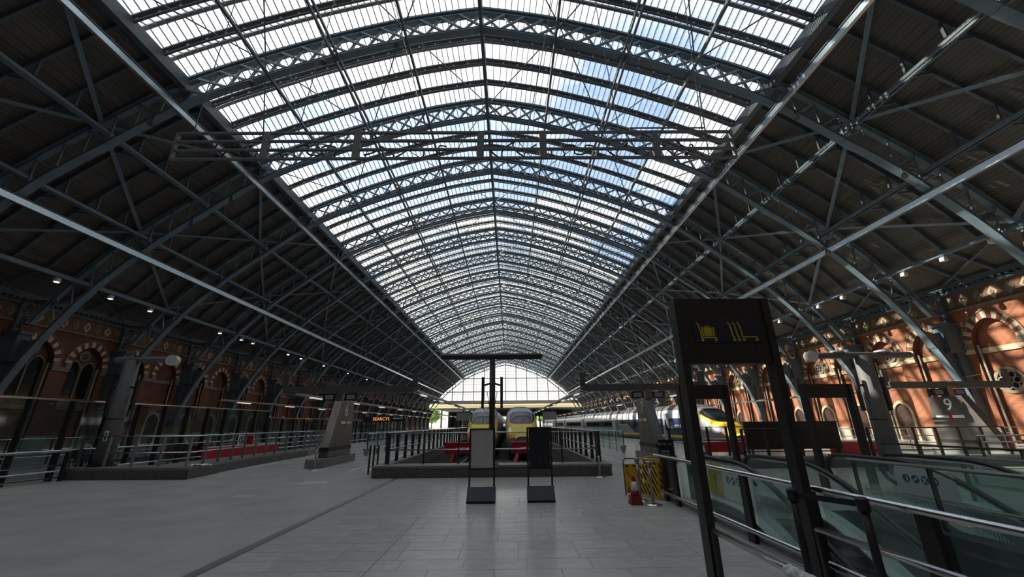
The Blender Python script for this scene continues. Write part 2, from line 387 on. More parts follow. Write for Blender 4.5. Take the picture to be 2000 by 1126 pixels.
# void box
vb = MB()
vb.quad((VX0, VY0, -5.6), (VX1, VY0, -5.6), (VX1, VY1+2, -5.6), (VX0, VY1+2, -5.6), 1)
vb.quad((VX0, VY0, 0), (VX0, VY1, 0), (VX0, VY1, -5.6), (VX0, VY0, -5.6)); vb.quad((VX1, VY0, 0), (VX1, VY1, 0), (VX1, VY1, -5.6), (VX1, VY0, -5.6))
vb.quad((VX0, VY0, 0), (VX1, VY0, 0), (VX1, VY0, -5.6), (VX0, VY0, -5.6)); vb.quad((VX0, VY1, 0), (VX1, VY1, 0), (VX1, VY1, -5.6), (VX0, VY1, -5.6))
vb.box(8.52, 8.95, VY0, VY1, -5.6, 0)
void = struct('wall_void', vb, [DARKW, M('lower_concourse_floor', (.2, .2, .2), .4)], 'dark lining of the escalator void')
for i in range(7):
    y = 7.9-i*1.75
    part('lining_panel', MB().box(VX1-.05, VX1-.02, y-1.68, y, -5.5, -.25), M('dark_lining', (.06, .066, .066), .45, 0, .2, 1.2), void)
    part('lining_panel', MB().box(VX0+.02, VX0+.05, y-1.68, y, -5.5, -.25), MATS['dark_lining'], void)

# ------------------------------------------------------------------ brick side walls
SPR, AW, AE = 7.15, 1.42, .35        # springing height, half width and pointedness of the blind arches
def archpts(hw, e, n, cz=SPR):
    """pointed arch from left springing over the crown to the right one: list of (u, z)"""
    r = hw+e; a1 = math.acos(e/r); L_ = []
    for i in range(n+1): a = PI-(PI/2-(PI/2-a1))*0-(a1)*i/n; L_.append((e+r*math.cos(PI-(a1)*i/n), cz+r*math.sin(a1*i/n)))
    return L_+[(-u, z) for u, z in L_[-2::-1]]
WALLTOP = 11.9
ARC_IN = archpts(AW, AE, 9)
CENT = (2.32, 6.62)
def wall(side):
    sx = 37.5*side; inn = -side; mb = MB()
    rec = .55*side
    def X(d): return sx+d
    def q(y0, y1, z0, z1, x=sx, mi=0): mb.quad((x, y0, z0), (x, y1, z0), (x, y1, z1), (x, y0, z1), mi)
    for k in range(K0-1, K1):
        b = TY(k); cs = [b+c for c in CENT]
        edges = [b]
        for c in cs:
            q(edges[-1], c-AW, 0, SPR); edges.append(c+AW)
            # spandrels above the arch
            prev = (-AW, SPR)
            q(edges[-2], c-AW, SPR, 9.8) if False else None
            for (u0, z0), (u1, z1) in zip(ARC_IN, ARC_IN[1:]):
                mb.quad((sx, c+u0, z0), (sx, c+u1, z1), (sx, c+u1, 9.8), (sx, c+u0, 9.8))
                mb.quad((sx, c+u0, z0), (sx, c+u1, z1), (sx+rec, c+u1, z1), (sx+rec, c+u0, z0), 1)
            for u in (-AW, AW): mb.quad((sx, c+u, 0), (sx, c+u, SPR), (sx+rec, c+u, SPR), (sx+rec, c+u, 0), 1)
            # back of the recess
            for (u0, z0), (u1, z1) in zip(ARC_IN, ARC_IN[1:]): mb.quad((sx+rec, c+u0, 0), (sx+rec, c+u1, 0), (sx+rec, c+u1, z1), (sx+rec, c+u0, z0))
        q(edges[-1], b+TSP, 0, SPR)
        e = [b, cs[0]-AW, cs[0]+AW, cs[1]-AW, cs[1]+AW, b+TSP]
        for i in (0, 2, 4): q(e[i], e[i+1], SPR, 9.8)
        q(b, b+TSP, 9.8, WALLTOP)
    return mb
def voussoir_meshes():
    n = 17; outl = archpts(AW+.50, AE, 40); inl = archpts(AW, AE, 40); ms = []
    tot = len(inl)-1
    for i in range(n):
        a = i*tot/n; b = (i+1)*tot/n
        def at(L_, t): k = min(int(t), tot-1); f = t-k; return (L_[k][0]+(L_[k+1][0]-L_[k][0])*f, L_[k][1]+(L_[k+1][1]-L_[k][1])*f)
        p = [at(inl, a+.06), at(inl, (a+b)/2), at(inl, b-.06), at(outl, b-.06), at(outl, (a+b)/2), at(outl, a+.06)]
        mb = MB().prism(p, 0, -.05, .05); ms.append(mb.mesh('voussoir', STONE if i % 2 == 0 else REDV))
    return ms
VM = voussoir_meshes()
def hood():
    o = archpts(AW+.62, AE, 14); i = archpts(AW+.52, AE, 14); mb = MB()
    for (a, b), (c, d) in zip(zip(i, i[1:]), zip(o, o[1:])): mb.prism([a, b, d, c], 0, -.09, .09)
    return mb.mesh('hood_mould', STONE_D)
HOOD = hood()
def ring(mb, c, r0, r1, x0, x1, n=20, mi=0):
    for i in range(n):
        a, b = 2*PI*i/n, 2*PI*(i+1)/n
        mb.prism([(c[0]+r0*math.cos(a), c[1]+r0*math.sin(a)), (c[0]+r1*math.cos(a), c[1]+r1*math.sin(a)), (c[0]+r1*math.cos(b), c[1]+r1*math.sin(b)), (c[0]+r0*math.cos(b), c[1]+r0*math.sin(b))], 0, x0, x1, mi)
DKGL = M('dark_window_glass', (.01, .012, .014), .08)
def oculus(x0, x1):
    mb = MB(); ring(mb, (0, 0), .54, .70, x0, x1); 
    for i in range(6): a = 2*PI*i/6; ring(mb, (.33*math.cos(a), .33*math.sin(a)), .15, .20, x0, x1, 10)
    return mb
def lancets(side):
    """twin lancet window with quatrefoil, local to the arch centre at floor level, x towards the room negative*side"""
    d = -side
    t = MB(); xa, xb = (.0, .14) if d > 0 else (-.14, 0)
    for u in (-1.36, -.06, 1.24): t.box(xa, xb, u, u+.12, 4.2, 6.9)
    for c in (-.65, .65):
        o = archpts(.66, .3, 8, 6.7); i = archpts(.55, .3, 8, 6.7)
        for (a, b), (e, f) in zip(zip(i, i[1:]), zip(o, o[1:])): t.prism([(p[0]+c, p[1]) for p in (a, b, f, e)], 0, xa, xb)
    ring(t, (0, 8.05), .34, .50, xa, xb, 16)
    for j in range(4): a = PI/4+PI/2*j; ring(t, (.17*math.cos(a), 8.05+.17*math.sin(a)), .10, .17, xa, xb, 8)
    t.box(xa, xb, -1.42, 1.42, 4.05, 4.22); t.box(xa, xb, -1.42, 1.42, 3.2, 4.05)
    g = MB(); xm = .03*d
    for c in (-.65, .65):
        pl = [(c-.55, 4.22)]+[(c+u, z) for u, z in archpts(.55, .3, 6, 6.7)]+[(c+.55, 4.22)]
        g.prism(pl, 0, min(0, xm), max(0, xm))
    n = [(.34*math.cos(2*PI*j/12), 8.05+.34*math.sin(2*PI*j/12)) for j in range(12)]; g.prism(n, 0, min(0, xm), max(0, xm))
    return t, g
def lowdoor(side, w=.8, h=3.1):
    d = -side; xa, xb = (.0, .16) if d > 0 else (-.16, 0); t = MB()
    o = archpts(w+.22, .2, 8, h-.9); i = archpts(w, .2, 8, h-.9)
    for (a, b), (e, f) in zip(zip(i, i[1:]), zip(o, o[1:])): t.prism([a, b, f, e], 0, xa, xb)
    t.box(xa, xb, -w-.22, -w, 0, h-.9); t.box(xa, xb, w, w+.22, 0, h-.9)
    p = [(-w, 0)]+archpts(w, .2, 8, h-.9)+[(w, 0)]
    g = MB().prism(p, 0, *(sorted((0, .03*d))))
    return t, g
ribs_meta = {}
for side, nm in ((-1, 'left'), (1, 'right')):
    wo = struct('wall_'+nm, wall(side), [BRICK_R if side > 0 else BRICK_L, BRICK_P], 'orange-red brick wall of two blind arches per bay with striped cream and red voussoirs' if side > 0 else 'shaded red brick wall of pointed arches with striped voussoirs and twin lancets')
    xs = 37.5*side; d = -side
    vst = MB()
    ts_m = tg_m = None
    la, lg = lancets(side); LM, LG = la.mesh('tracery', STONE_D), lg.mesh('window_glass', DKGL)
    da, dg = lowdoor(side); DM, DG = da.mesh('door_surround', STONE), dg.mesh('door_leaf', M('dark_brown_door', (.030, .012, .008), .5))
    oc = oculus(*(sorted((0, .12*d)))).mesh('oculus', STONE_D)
    og = MB().prism([(.56*math.cos(2*PI*j/14), .56*math.sin(2*PI*j/14)) for j in range(14)], 0, *sorted((0, .03*d))).mesh('oculus_glass', DKGL)
    dm = MB()
    cap_m = MB().box(*sorted((0, .16*d)), -.24, .24, SPR-.42, SPR+.04).mesh('capital', STONE_D)
    for k in range(K0-1, K1):
        for j, c in enumerate(CENT):
            yc = TY(k)+c
            if 0 <= k <= 4:
                for me in VM: link('voussoir', me, wo, (xs+.0, yc, 0))
            else:
                for i, me in enumerate(VM):
                    vst.add([(v.co.x+xs, v.co.y+yc, v.co.z) for v in me.vertices], [tuple(p.vertices) for p in me.polygons], i % 2)
            link('hood_mould', HOOD, wo, (xs, yc, 0))
            bx = xs+.55*side
            if side < 0 and (k <= 1 or (k == 2 and j == 0)):
                link('tracery', LM, wo, (bx, yc, 0)); link('window_glass', LG, wo, (bx, yc, 0))
            elif side > 0 and k != 0:
                link('oculus', oc, wo, (bx, yc, SPR+.35)); link('oculus_glass', og, wo, (bx, yc, SPR+.35))
            if side > 0 or not (k <= 1 or (k == 2 and j == 0)):
                if (k+j) % 3 != 1 or side < 0:
                    link('door_surround', DM, wo, (bx, yc+.3, 0)); link('door_leaf', DG, wo, (bx, yc+.3, 0))
            if k == 0 and j == 1 and side > 0:
                o = link('oculus', oc, wo, (bx, yc+.35, 4.35)); o.scale = (1.2, 1.35, 1.35); o = link('oculus_glass', og, wo, (bx, yc+.35, 4.35)); o.scale = (1.2, 1.35, 1.35)
            for u in (-AW-.24, AW+.24): link('capital', cap_m, wo, (xs, yc+u, 0))
        # diamonds in the frieze
        for i in range(9):
            yy = TY(k)+.5+i*TSP/9; zc = 10.55
            dm.prism([(yy-.34, zc), (yy, zc-.5), (yy+.34, zc), (yy, zc+.5)], 0, *sorted((xs, xs+.09*d)), mi=1 if i % 2 else 0)
            dm.prism([(yy-.15, zc), (yy, zc-.22), (yy+.15, zc), (yy, zc+.22)], 0, *sorted((xs, xs+.13*d)), mi=0)
    part('voussoir_run', vst, [STONE, REDV], wo, kind='stuff')
    part('frieze_diamonds', dm, [STONE_D, STONE], wo, kind='stuff')
    part('frieze', MB().box(*sorted((xs, xs+.05*d)), YS, YN, 9.95, 11.2), FRIEZE, wo)
    part('frieze_mould', MB().box(*sorted((xs, xs+.16*d)), YS, YN, 9.78, 9.95), STONE_D, wo)
    co = MB(); co.box(*sorted((xs, xs+.25*d)), YS, YN, 11.2, 11.45); co.box(*sorted((xs, xs+.55*d)), YS, YN, 11.62, 11.95)
    i = 0
    while YS+i*.45 < 90: co.box(*sorted((xs, xs+.48*d)), YS+i*.45, YS+i*.45+.2, 11.45, 11.62); i += 1
    part('cornice', co, IRON_D, wo)
    sc = MB()
    for k in range(K0-1, K1):
        b = TY(k); e = [b, b+CENT[0]-AW, b+CENT[0]+AW, b+CENT[1]-AW, b+CENT[1]+AW, b+TSP]
        for i in range(5):
            ox = .55*side if i in (1, 3) else 0
            if side < 0 and ox and (k <= 1 or (k == 2 and i == 1)): continue
            sc.box(*sorted((xs+ox, xs+ox+.13*d)), e[i]+.01, e[i+1]-.01, 6.42, 6.80)
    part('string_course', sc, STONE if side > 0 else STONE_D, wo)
    bs = MB()
    for k in range(K0-1, K1):
        b = TY(k); e = [b, b+CENT[0]-AW, b+CENT[0]+AW, b+CENT[1]-AW, b+CENT[1]+AW, b+TSP]
        for i in (0, 2, 4): bs.box(*sorted((xs, xs+.1*d)), e[i]+.01, e[i+1]-.01, 0, 1.1)
        # narrow angle shafts beside each recess
        for i in (1, 2, 3, 4):
            u = e[i]+(.09 if i in (1, 3) else -.09)
            bs.tube((xs+.25*side, u, 0), (xs+.25*side, u, SPR-.1), .08, 6)
    part('stone_base', bs, BASEST, wo)
# wall behind the camera
bw = MB().box(-38, 38, YS-.6, YS, 0, 32)
struct('wall_back', bw, M('back_wall_brick', (.12, .10, .085), .8, 0, .2, 1), 'plain dark end wall behind the concourse')

# ------------------------------------------------------------------ roof: decks, glazing, ribs, purlins
ceil = link('ceiling', None); tag(ceil, 'great pointed iron and glass train-shed roof', None, None, 'structure')
SD = frange(S_GL, S_EV, 22)
for side, nm in ((-1, 'boarded_roof_slope'), (1, 'boarded_roof_slope')):
    pts = [prof(s*side, DEPTH+.22) for s in SD]; pts.append((37.75*side, 11.9)); arc = [0]
    for a, b in zip(pts, pts[1:]): arc.append(arc[-1]+math.dist(a, b))
    mb = MB(); NYS = 2
    for t in (0, .18):
        k0 = len(mb.v)
        for (x, z) in pts: mb.v += [(x, YS-.5, z+t), (x, YN+1.2, z+t)]
        for i in range(len(pts)-1): a = k0+2*i; mb.f.append((a, a+1, a+3, a+2)); mb.mi.append(0)
    o = part(nm, mb, DECK, ceil)
    at = o.data.attributes.new('arc', 'FLOAT', 'POINT'); at.data.foreach_set('value', [a for _ in (0, 1) for a in arc for _ in (0, 1)])
# glazing: ridge and furrow, four furrow bays between two trusses
NP = 46                                     # panes along half the arch
SPN = [S_GL*(i-NP)/NP for i in range(2*NP+1)]
FB = TSP/4
NB = int(round((YN-YS)/FB))
V0, V1 = DEPTH+.20, DEPTH+.95
gp = {s: (prof(s, V0), prof(s, V1)) for s in SPN}
panes = []; bars = MB(); 
for j in range(NB):
    ya = YS+j*FB; ym = ya+FB/2; yb = ya+FB
    for (y0, y1) in ((ya+.17, ym-.06), (yb-.17, ym+.06)):
        for s0, s1 in zip(SPN, SPN[1:]):
            (p0, q0), (p1, q1) = gp[s0], gp[s1]
            a, b, c, d_ = V((p0[0], y0, p0[1])), V((p1[0], y0, p1[1])), V((q1[0], y1, q1[1])), V((q0[0], y1, q0[1]))
            ctr = (a+b+c+d_)/4; pr = [proj(p) for p in (a, b, c, d_)]; ar = 0
            if min(p[2] for p in pr) > 0 and -50 < sum(p[0] for p in pr)/4 < 2050 and -20 < sum(p[1] for p in pr)/4:
                ar = abs(sum(pr[i][0]*pr[(i+1) % 4][1]-pr[(i+1) % 4][0]*pr[i][1] for i in range(4)))/2
            panes.append((ar, a, b, c, d_))
        for s in SPN:
            p, q = gp[s]
            if ya < 75: bars.bar((p[0], y0, p[1]-.03), (q[0], y1, q[1]-.03), .05, .10, (p[0]*.02, 0, 1))
            else: 
                if SPN.index(s) % 2 == 0: bars.bar((p[0], y0, p[1]-.03), (q[0], y1, q[1]-.03), .05, .07, (p[0]*.02, 0, 1))
panes.sort(key=lambda t: -t[0])
for ar, a, b, c, d_ in panes[:300]:
    ctr = (a+b+c+d_)/4; n = (b-a).cross(c-b).normalized()*.006
    me = MB().add([v-ctr-n for v in (a, b, c, d_)]+[v-ctr+n for v in (a, b, c, d_)], [(0,1,2,3), (7,6,5,4), (0,4,5,1), (1,5,6,2), (2,6,7,3), (3,7,4,0)])
    link('glass_pane', me.mesh('glass_pane', GLASS_R), ceil, ctr)
gm = MB()
for ar, a, b, c, d_ in panes[300:]: gm.quad(a, b, c, d_)
# glazed triangular gablets at both ends of each furrow bay
for j in range(NB):
    ya = YS+j*FB
    for sg in (-1, 1):
        (p, q) = gp[SPN[0] if sg < 0 else SPN[-1]]
        gm.add([(p[0], ya+.17, p[1]), (p[0], ya+FB-.17, p[1]), (q[0], ya+FB/2, q[1])], [(0, 1, 2)])
        for dy in (.40, .60): bars.bar((p[0], ya+FB*dy, p[1]), (q[0]*.6+p[0]*.4, ya+FB*(.5+(dy-.5)*.5), q[1]*.6+p[1]*.4), .04, .04)
part('glass_panes_beyond', gm, GLASS_R, ceil, kind='stuff')
part('glazing_bars', bars, GBAR, ceil, kind='stuff')
# ridge caps and gutter ribs
SG = frange(-S_GL, S_GL, 44)
rc = MB(); sweep(rc, SG, V1+.02, .28, .10); RC = rc.mesh('ridge_cap', GBAR)
gr = MB(); sweep(gr, SG, DEPTH+.13, .42, .11); sweep(gr, SG, DEPTH-.16, .14, .08)
for s in frange(-S_GL+.5, S_GL-.5, 34):
    p = prof(s, DEPTH-.14); q = prof(s, DEPTH+.10); gr.bar((p[0], 0, p[1]), (q[0], 0, q[1]), .16, .10, (0, 1, 0), mi=1)
GR = gr.mesh('gutter_rib', [GUTTER, M('pale_bracket_paint', (.42, .44, .45), .5)])
gt_ = MB(); sweep(gt_, SG, DEPTH+.12, .40, .20); GT = gt_.mesh('gutter', GUTTER)
for j in range(NB+1):
    ya = YS+j*FB
    if j < NB: link('ridge_cap', RC, ceil, (0, ya+FB/2, 0))
    if j % 4: link('gutter_rib', GR, ceil, (0, ya, 0))
    else: link('gutter', GT, ceil, (0, ya, 0))
# deck ribs with knees
PUR = [s_of_x(x) for x in (24.35, 28.4, 32.05)]
for side in (-1, 1):
    mb = MB(); sweep(mb, [s*side for s in SD], DEPTH+.05, .16, .30)
    e = prof(S_EV*side, DEPTH+.05); mb.bar((e[0], 0, e[1]), (37.5*side, 0, 11.75), .16, .28)
    for s in PUR[:2]:
        for ds in (-.9, .9):
            a = prof((s+ds)*side, DEPTH-.05); b = prof((s+ds*.25)*side, 1.15); mb.bar((a[0], 0, a[1]), (b[0], 0, b[1]), .09, .14, (0, 1, 0))
    RM = mb.mesh('deck_rib', IRON_D)
    for j in range(NB+1):
        if j % 4: link('deck_rib', RM, ceil, (0, YS+j*FB, 0))
def longi(name, s, off, side, mat, dbl=.0, w=.12, h=.16):
    x, z = prof(s*side, off); mb = MB()
    for dx in ((-dbl, dbl) if dbl else (0,)): mb.box(x+dx-w/2, x+dx+w/2, YS, YN, z-h/2, z+h/2)
    return part(name, mb, mat, ceil)
for side in (-1, 1):
    for s in PUR[:2]: longi('purlin', s, 1.0, side, IRON, .17, .10, .2); 
    x, z = prof(PUR[2]*side, .85); mb = MB(); mb.box(x-.13, x+.13, YS, YN, z-.07, z+.07); mb.box(x-.03, x+.03, YS, YN, z+.07, z+.26); part('purlin', mb, IRON, ceil)
    longi('edge_beam', S_GL, DEPTH-.25, side, IRON_D, 0, .45, .9)
    for xx, dbl in ((5.5, 0), (10.5, .17), (15.0, 0)): longi('purlin', s_of_x(xx), -.12, side, IRON_D, dbl, .16 if not dbl else .12, .22)
longi('purlin', 0, -.15, 1, IRON_D, 0, .26, .34)
# flat wind braces under the decks, one in each cell, alternating
PS = [S_GL]+PUR
for side in (-1, 1):
    for k in range(K0-1, K1):
        for i in range(3):
            o1, o2 = (PS[i], PS[i+1]) if (k+i) % 2 else (PS[i+1], PS[i])
            a = prof(o1*side, DEPTH-.18); b = prof(o2*side, DEPTH-.18)
            ubar('wind_brace', (a[0], TY(k), a[1]), (b[0], TY(k+1), b[1]), .26, .04, MATS['blue_grey_painted_iron'], ceil, up=(.6*side, 0, .8))
        a = prof(PS[3]*side, DEPTH-.1); ubar('wind_brace', (a[0], TY(k), a[1]), (37.3*side, TY(k+1), 11.7), .2, .04, IRON_D, ceil, up=(0, 0, 1))
tr = MB(); GX = [s_of_x(x) for x in (0, 5.5, 10.5, 15)]+[S_GL]
for side in (-1, 1):
    for k in range(K0-1, K1):
        for i in range(4):
            o1, o2 = (GX[i], GX[i+1]) if (k+i) % 2 else (GX[i+1], GX[i])
            a = prof(o1*side, DEPTH-.5); b = prof(o2*side, DEPTH-.5); tr.tube((a[0], TY(k), a[1]), (b[0], TY(k+1), b[1]), .05, 5)
part('tie_rods', tr, IRON_D, ceil, kind='stuff')

# ------------------------------------------------------------------ arched lattice trusses
S_TOP = s_of_z(8.6)                       # where the outer chord runs into the wall
S_FOOT = s_of_z(.35)
def chord_meshes():
    b = MB(); sweep(b, frange(-S_FOOT, S_FOOT, 120), .17, .10, .30); sweep(b, frange(-S_FOOT, S_FOOT, 120), .03, .54, .06); sweep(b, frange(-S_FOOT, S_FOOT, 120), .32, .30, .05)
    t = MB(); sweep(t, frange(-S_TOP, S_TOP, 110), DEPTH-.10, .10, .26); sweep(t, frange(-S_TOP, S_TOP, 110), DEPTH+.02, .5, .05); sweep(t, frange(-S_TOP, S_TOP, 110), DEPTH-.24, .34, .05)
    sp = MB(); 
    for side in (-1, 1):
        for i, s in enumerate(frange(s_of_z(28.5), S_FOOT, 34)):   # riveted cover plates
            if i % 4 == 0: p = prof(s*side, -.02); q = prof((s+.9)*side, -.02); sp.bar((p[0], 0, p[1]), (q[0], 0, q[1]), .55, .05, (-.5*side, 0, -.8))
    W_ = []
    for side in (-1, 1):
        w = MB(); W_.append(w)
        zz = [7.9, 6.5, 5, 3.5, 2, .6]; 
        pl = [prof(s_of_z(z)*side, .3) for z in zz]
        w.prism([(37.45*side, 8.6)]+[(p[0], p[1]) for p in pl]+[(37.45*side, .3)], 1, -.05, .05)
        x0, x1 = sorted((37.45*side, 36.2*side)); w.box(x0, x1, -.42, .42, 6.8, 8.7); 
        x0, x1 = sorted((37.45*side, 36.0*side)); w.box(x0, x1, -.48, .48, 8.7, 8.95); w.box(x0+.1, x1-.1, -.46, .46, 6.6, 6.8)
        x0, x1 = sorted((37.45*side, 36.75*side)); w.box(x0, x1, -.30, .30, 0, 6.6)
        x0, x1 = sorted((37.45*side, 36.4*side)); w.box(x0, x1, -.5, .5, 0, .45)
    # ornamental spandrel between the outer chord and the wall
    O_ = []
    for side in (-1, 1):
        o = MB(); O_.append(o)
        x0, x1 = sorted((37.45*side, 37.15*side)); o.box(x0, x1, -.16, .16, 8.9, 11.4)
        for (cx, cz, r) in ((36.65, 10.75, .42), (36.75, 9.95, .30), (35.75, 11.0, .36), (36.9, 9.4, .2), (35.05, 11.15, .25)):
            mb = MB(); ring(mb, (0, 0), r-.07, r, -.05, .05, 12)
            o.add([(v[1]+cx*side, v[0], v[2]+cz) for v in mb.v], mb.f)
            for a in range(4): aa = a*PI/2+PI/4; o.bar((cx*side, 0, cz), (cx*side+r*math.cos(aa), 0, cz+r*math.sin(aa)), .05, .05, (0, 1, 0))
        o.bar((34.6*side, 0, 11.45), (37.4*side, 0, 11.45), .16, .14)
    return [('bottom_chord', b.mesh('bottom_chord', IRON)), ('top_chord', t.mesh('top_chord', IRON)), ('cover_plates', sp.mesh('cover_plate', IRON))]+[('foot_bracket', w.mesh('foot_bracket', IRON_D)) for w in W_]+[('spandrel_ornament', o.mesh('spandrel_ornament', IRON_D)) for o in O_]
CH = chord_meshes()
def lattice():
    """list of (a, b, width, depth) of all braces of one truss, local"""
    L_ = []; sm = S_GL+.6; n = 15
    for side in (-1, 1):
        for i in range(n):
            s0, s1 = sm*i/n, sm*(i+1)/n; a0, a1 = prof(s0*side, .30), prof(s1*side, .30); b0, b1 = prof(s0*side, DEPTH-.24), prof(s1*side, DEPTH-.24)
            L_.append(((a0[0], -.1, a0[1]), (b1[0], -.1, b1[1]), .145, .14, 0)); L_.append(((b0[0], .1, b0[1]), (a1[0], .1, a1[1]), .145, .14, 0))
        s = sm
        while s < S_TOP-1.2:
            s1 = min(s+1.75, S_TOP); a0 = prof(s*side, .30); b1 = prof((s+.55)*side, DEPTH-.24); a2 = prof(s1*side, .30)
            for dy in (-.16, .16): L_.append(((a0[0], dy, a0[1]), (b1[0], dy, b1[1]), .07, .15, 1))
            for t in (.2, .5, .8): p = V((a0[0], 0, a0[1])).lerp(V((b1[0], 0, b1[1])), t); L_.append((p+V((0, -.16, 0)), p+V((0, .16, 0)), .07, .10, 2))
            L_.append(((b1[0], 0, b1[1]), (a2[0], 0, a2[1]), .06, .10, 0)); s = s1
    return L_
LAT = lattice()
lm = MB()
for a, b, w, h, q in LAT: lm.bar(a, b, w, h, (0, 1, 0) if q != 2 else (0, 0, 1))
LATM = lm.mesh('lattice', IRON)
for k in range(K0, K1+1):
    t = thing('roof_truss', 'arched lattice iron roof truss spanning the train shed from wall to wall', 'roof truss', (0, TY(k), 0), 0, 'arched roof trusses of the train shed')
    for nm, me in CH:
        o = link(nm, me, t)
        if nm == 'cover_plates': o['kind'] = 'stuff'
    if -1 <= k <= 2:
        for a, b, w, h, q in LAT: ubar('brace', a, b, w, h, IRON, t, (0, 1, 0) if q != 2 else (0, 0, 1))
    else: tag(link('lattice', LATM, t), None, None, None, 'stuff')
# four long gantry beams under the trusses
for side, x, z, lab in ((-1, 20.6, 22.2, 'dull blue-grey steel gantry beam along glazing edge above the shaded wall'), (-1, 29.0, 15.3, 'dull blue-grey steel gantry beam low on the shaded roof slope'),
                        (1, 20.6, 22.2, 'shiny steel gantry beam along glazing edge above the sunlit wall'), (1, 29.0, 15.3, 'brightly shining steel gantry beam low on the roof slope above the sunlit wall')):
    t = thing('gantry_beam', lab, 'beam', (x*side, YS, z), 0, 'long gantry beams under the trusses')
    mb = MB(); mb.box(-.11, .11, 0, YN-YS, -.22, .20); part('beam', mb, BEAM, t)
    part('cable_tray', MB().box(-.17, .17, 0, YN-YS, .20, .26), IRON_D, t)
    for k in range(K0, K1): part('hanger', MB().box(-.05, .05, TY(k)-YS-.05, TY(k)-YS+.05, .1, .75), IRON_D, t) if False else None
    hg = MB()
    for k in range(K0, K1): hg.box(-.05, .05, TY(k)-YS-.05, TY(k)-YS+.05, .1, .75)
    part('hangers', hg, IRON_D, t, kind='stuff')

# ------------------------------------------------------------------ glazed screen at the far end
win = link('window_1', None); tag(win, 'bright glazed gable screen with grid of mullions at the far end', None, None, 'structure')
YG = YN+.8; ZB = 12.8
fr = MB(); thin = MB(); gl = MB()
def top_at(x):
    s = s_of_x(abs(x)); return prof(s, DEPTH+.3)[1]
xm = 33.2
xx = [i*5.25 for i in range(-6, 7)]
for x in xx:
    if top_at(x) > ZB: fr.box(x-.16, x+.16, YG-.25, YG+.25, ZB, top_at(x))
for z in (17.0, 23.5):
    w = max(x/10 for x in range(0, 370) if top_at(x/10) > z); fr.box(-w, w, YG-.2, YG+.2, z-.16, z+.16)
for i in range(-24, 25):
    x = i*5.25/4
    if i % 4 and top_at(x) > ZB: thin.box(x-.045, x+.045, YG-.06, YG+.06, ZB, top_at(x))
z = ZB
while z < 30:
    ww = [x/10 for x in range(0, 340) if top_at(x/10) > z]
    if ww: thin.box(-ww[-1], ww[-1], YG-.05, YG+.05, z-.04, z+.04)
    z += 1.55
part('mullion', fr, IRON_D, win); part('glazing_bars', thin, M('pale_end_bars', (.30, .32, .34), .5), win, kind='stuff')
xs_ = xx[:]; 
for a, b in zip(xx, xx[1:]):
    for z0, z1 in ((ZB, 17.0), (17.0, 23.5), (23.5, 31)):
        n = 6; pl = []
        for i in range(n+1):
            x = a+(b-a)*i/n; pl.append((x, max(z0, min(z1, top_at(x)))))
        if max(p[1] for p in pl)-z0 < .05: continue
        part('pane', MB().prism([(a, z0), (b, z0)]+pl[::-1], 1, YG, YG+.02), GLASS_E, win)
part('sill_beam', MB().box(-37, 37, YG-.6, YG+.6, 11.6, ZB), M('cream_beam', (.62, .58, .46), .5), win)
# flat-roofed extension beyond
EXM = M('pale_extension_steel', (.62, .56, .36), .5); EXD = M('dark_extension_soffit', (.045, .045, .042), .7)
exo = link('ceiling_extension', None); tag(exo, 'pale louvred flat roof beyond the end screen', None, None, 'structure')
part('fascia', MB().box(-36.5, 60, YG+1, YG+2, 11.9, 12.6), EXM, exo)
for i in range(9): part('louvre', MB().bar((-36.5, YG+3.2+i*1.6, 11.0-i*.08), (60, YG+3.2+i*1.6, 11.0-i*.08), .9, .12, (0, -.78, .62)), EXM, exo)
part('roof_slab', MB().box(-36.5, 60, YG+18, YG+230, 9.4, 12.6), EXD, exo)
for x in (-36, -24, -10, 12, 26, 37):
    for y in (30, 80, 130, 180): part('column', MB().tube((x, YG+y, -1.1), (x, YG+y, 9.4), .5, 10), EXD, exo)
part('side_wall', MB().box(38, 60, YG+34, YG+230, -1.1, 9.4), EXD, exo); part('side_wall', MB().box(-37, -36.5, YG+62, YG+230, -1.1, 12.6), EXD, exo)
# ================================================================== things
def zig(x0, x1, z0, z1, n=5, d=.05):
    """outline in (x, z) with notched ends"""
    h = (z1-z0)/n; R_ = []; L_ = []
    for i in range(n): R_ += [(x1-d, z0+i*h), (x1, z0+(i+.5)*h)]; L_ += [(x0+d, z0+i*h), (x0, z0+(i+.5)*h)]
    return [(x0+d, z0)]+[(x1-d, z0)]+R_[1:]+[(x1-d, z1), (x0+d, z1)]+L_[:0:-1]
def railing(name, label, pts, z0, hs, sp, post=(.07, .07), group=None, rail_r=.024, pm=None, rm=None, cat='railing', top_post=None):
    pm = pm or BRONZE; rm = rm or STEEL
    t = thing(name, label, cat, (pts[0][0], pts[0][1], z0), 0, group); o = V((pts[0][0], pts[0][1], 0))
    P = [V((p[0], p[1], 0))-o for p in pts]
    hmax = max(hs) if top_post is None else top_post; first = True
    for a, b in zip(P, P[1:]):
        n = max(1, round((b-a).length/sp)); d = (b-a).normalized()
        for i in range(0 if first else 1, n+1):
            p = a.lerp(b, i/n); ubar('post', p, p+V((0, 0, hmax)), post[0], post[1], pm, t, up=d)
        first = False
    for h in hs: part('rail', MB().path([p+V((0, 0, h)) for p in P], rail_r, 8), rm, t, smooth=True)
    return t
def plinth(name, label, poly, h, panels=True, cat='plinth'):
    """low stone kerb: poly is a closed plan outline"""
    t = thing(name, label, cat, (poly[0][0], poly[0][1], 0)); o = poly[0]
    q = [(p[0]-o[0], p[1]-o[1]) for p in poly]
    part('core', MB().prism(q, 2, 0, h-.07), PLINTH, t); part('coping', MB().prism(q, 2, h-.07, h), COPING, t)
    return t
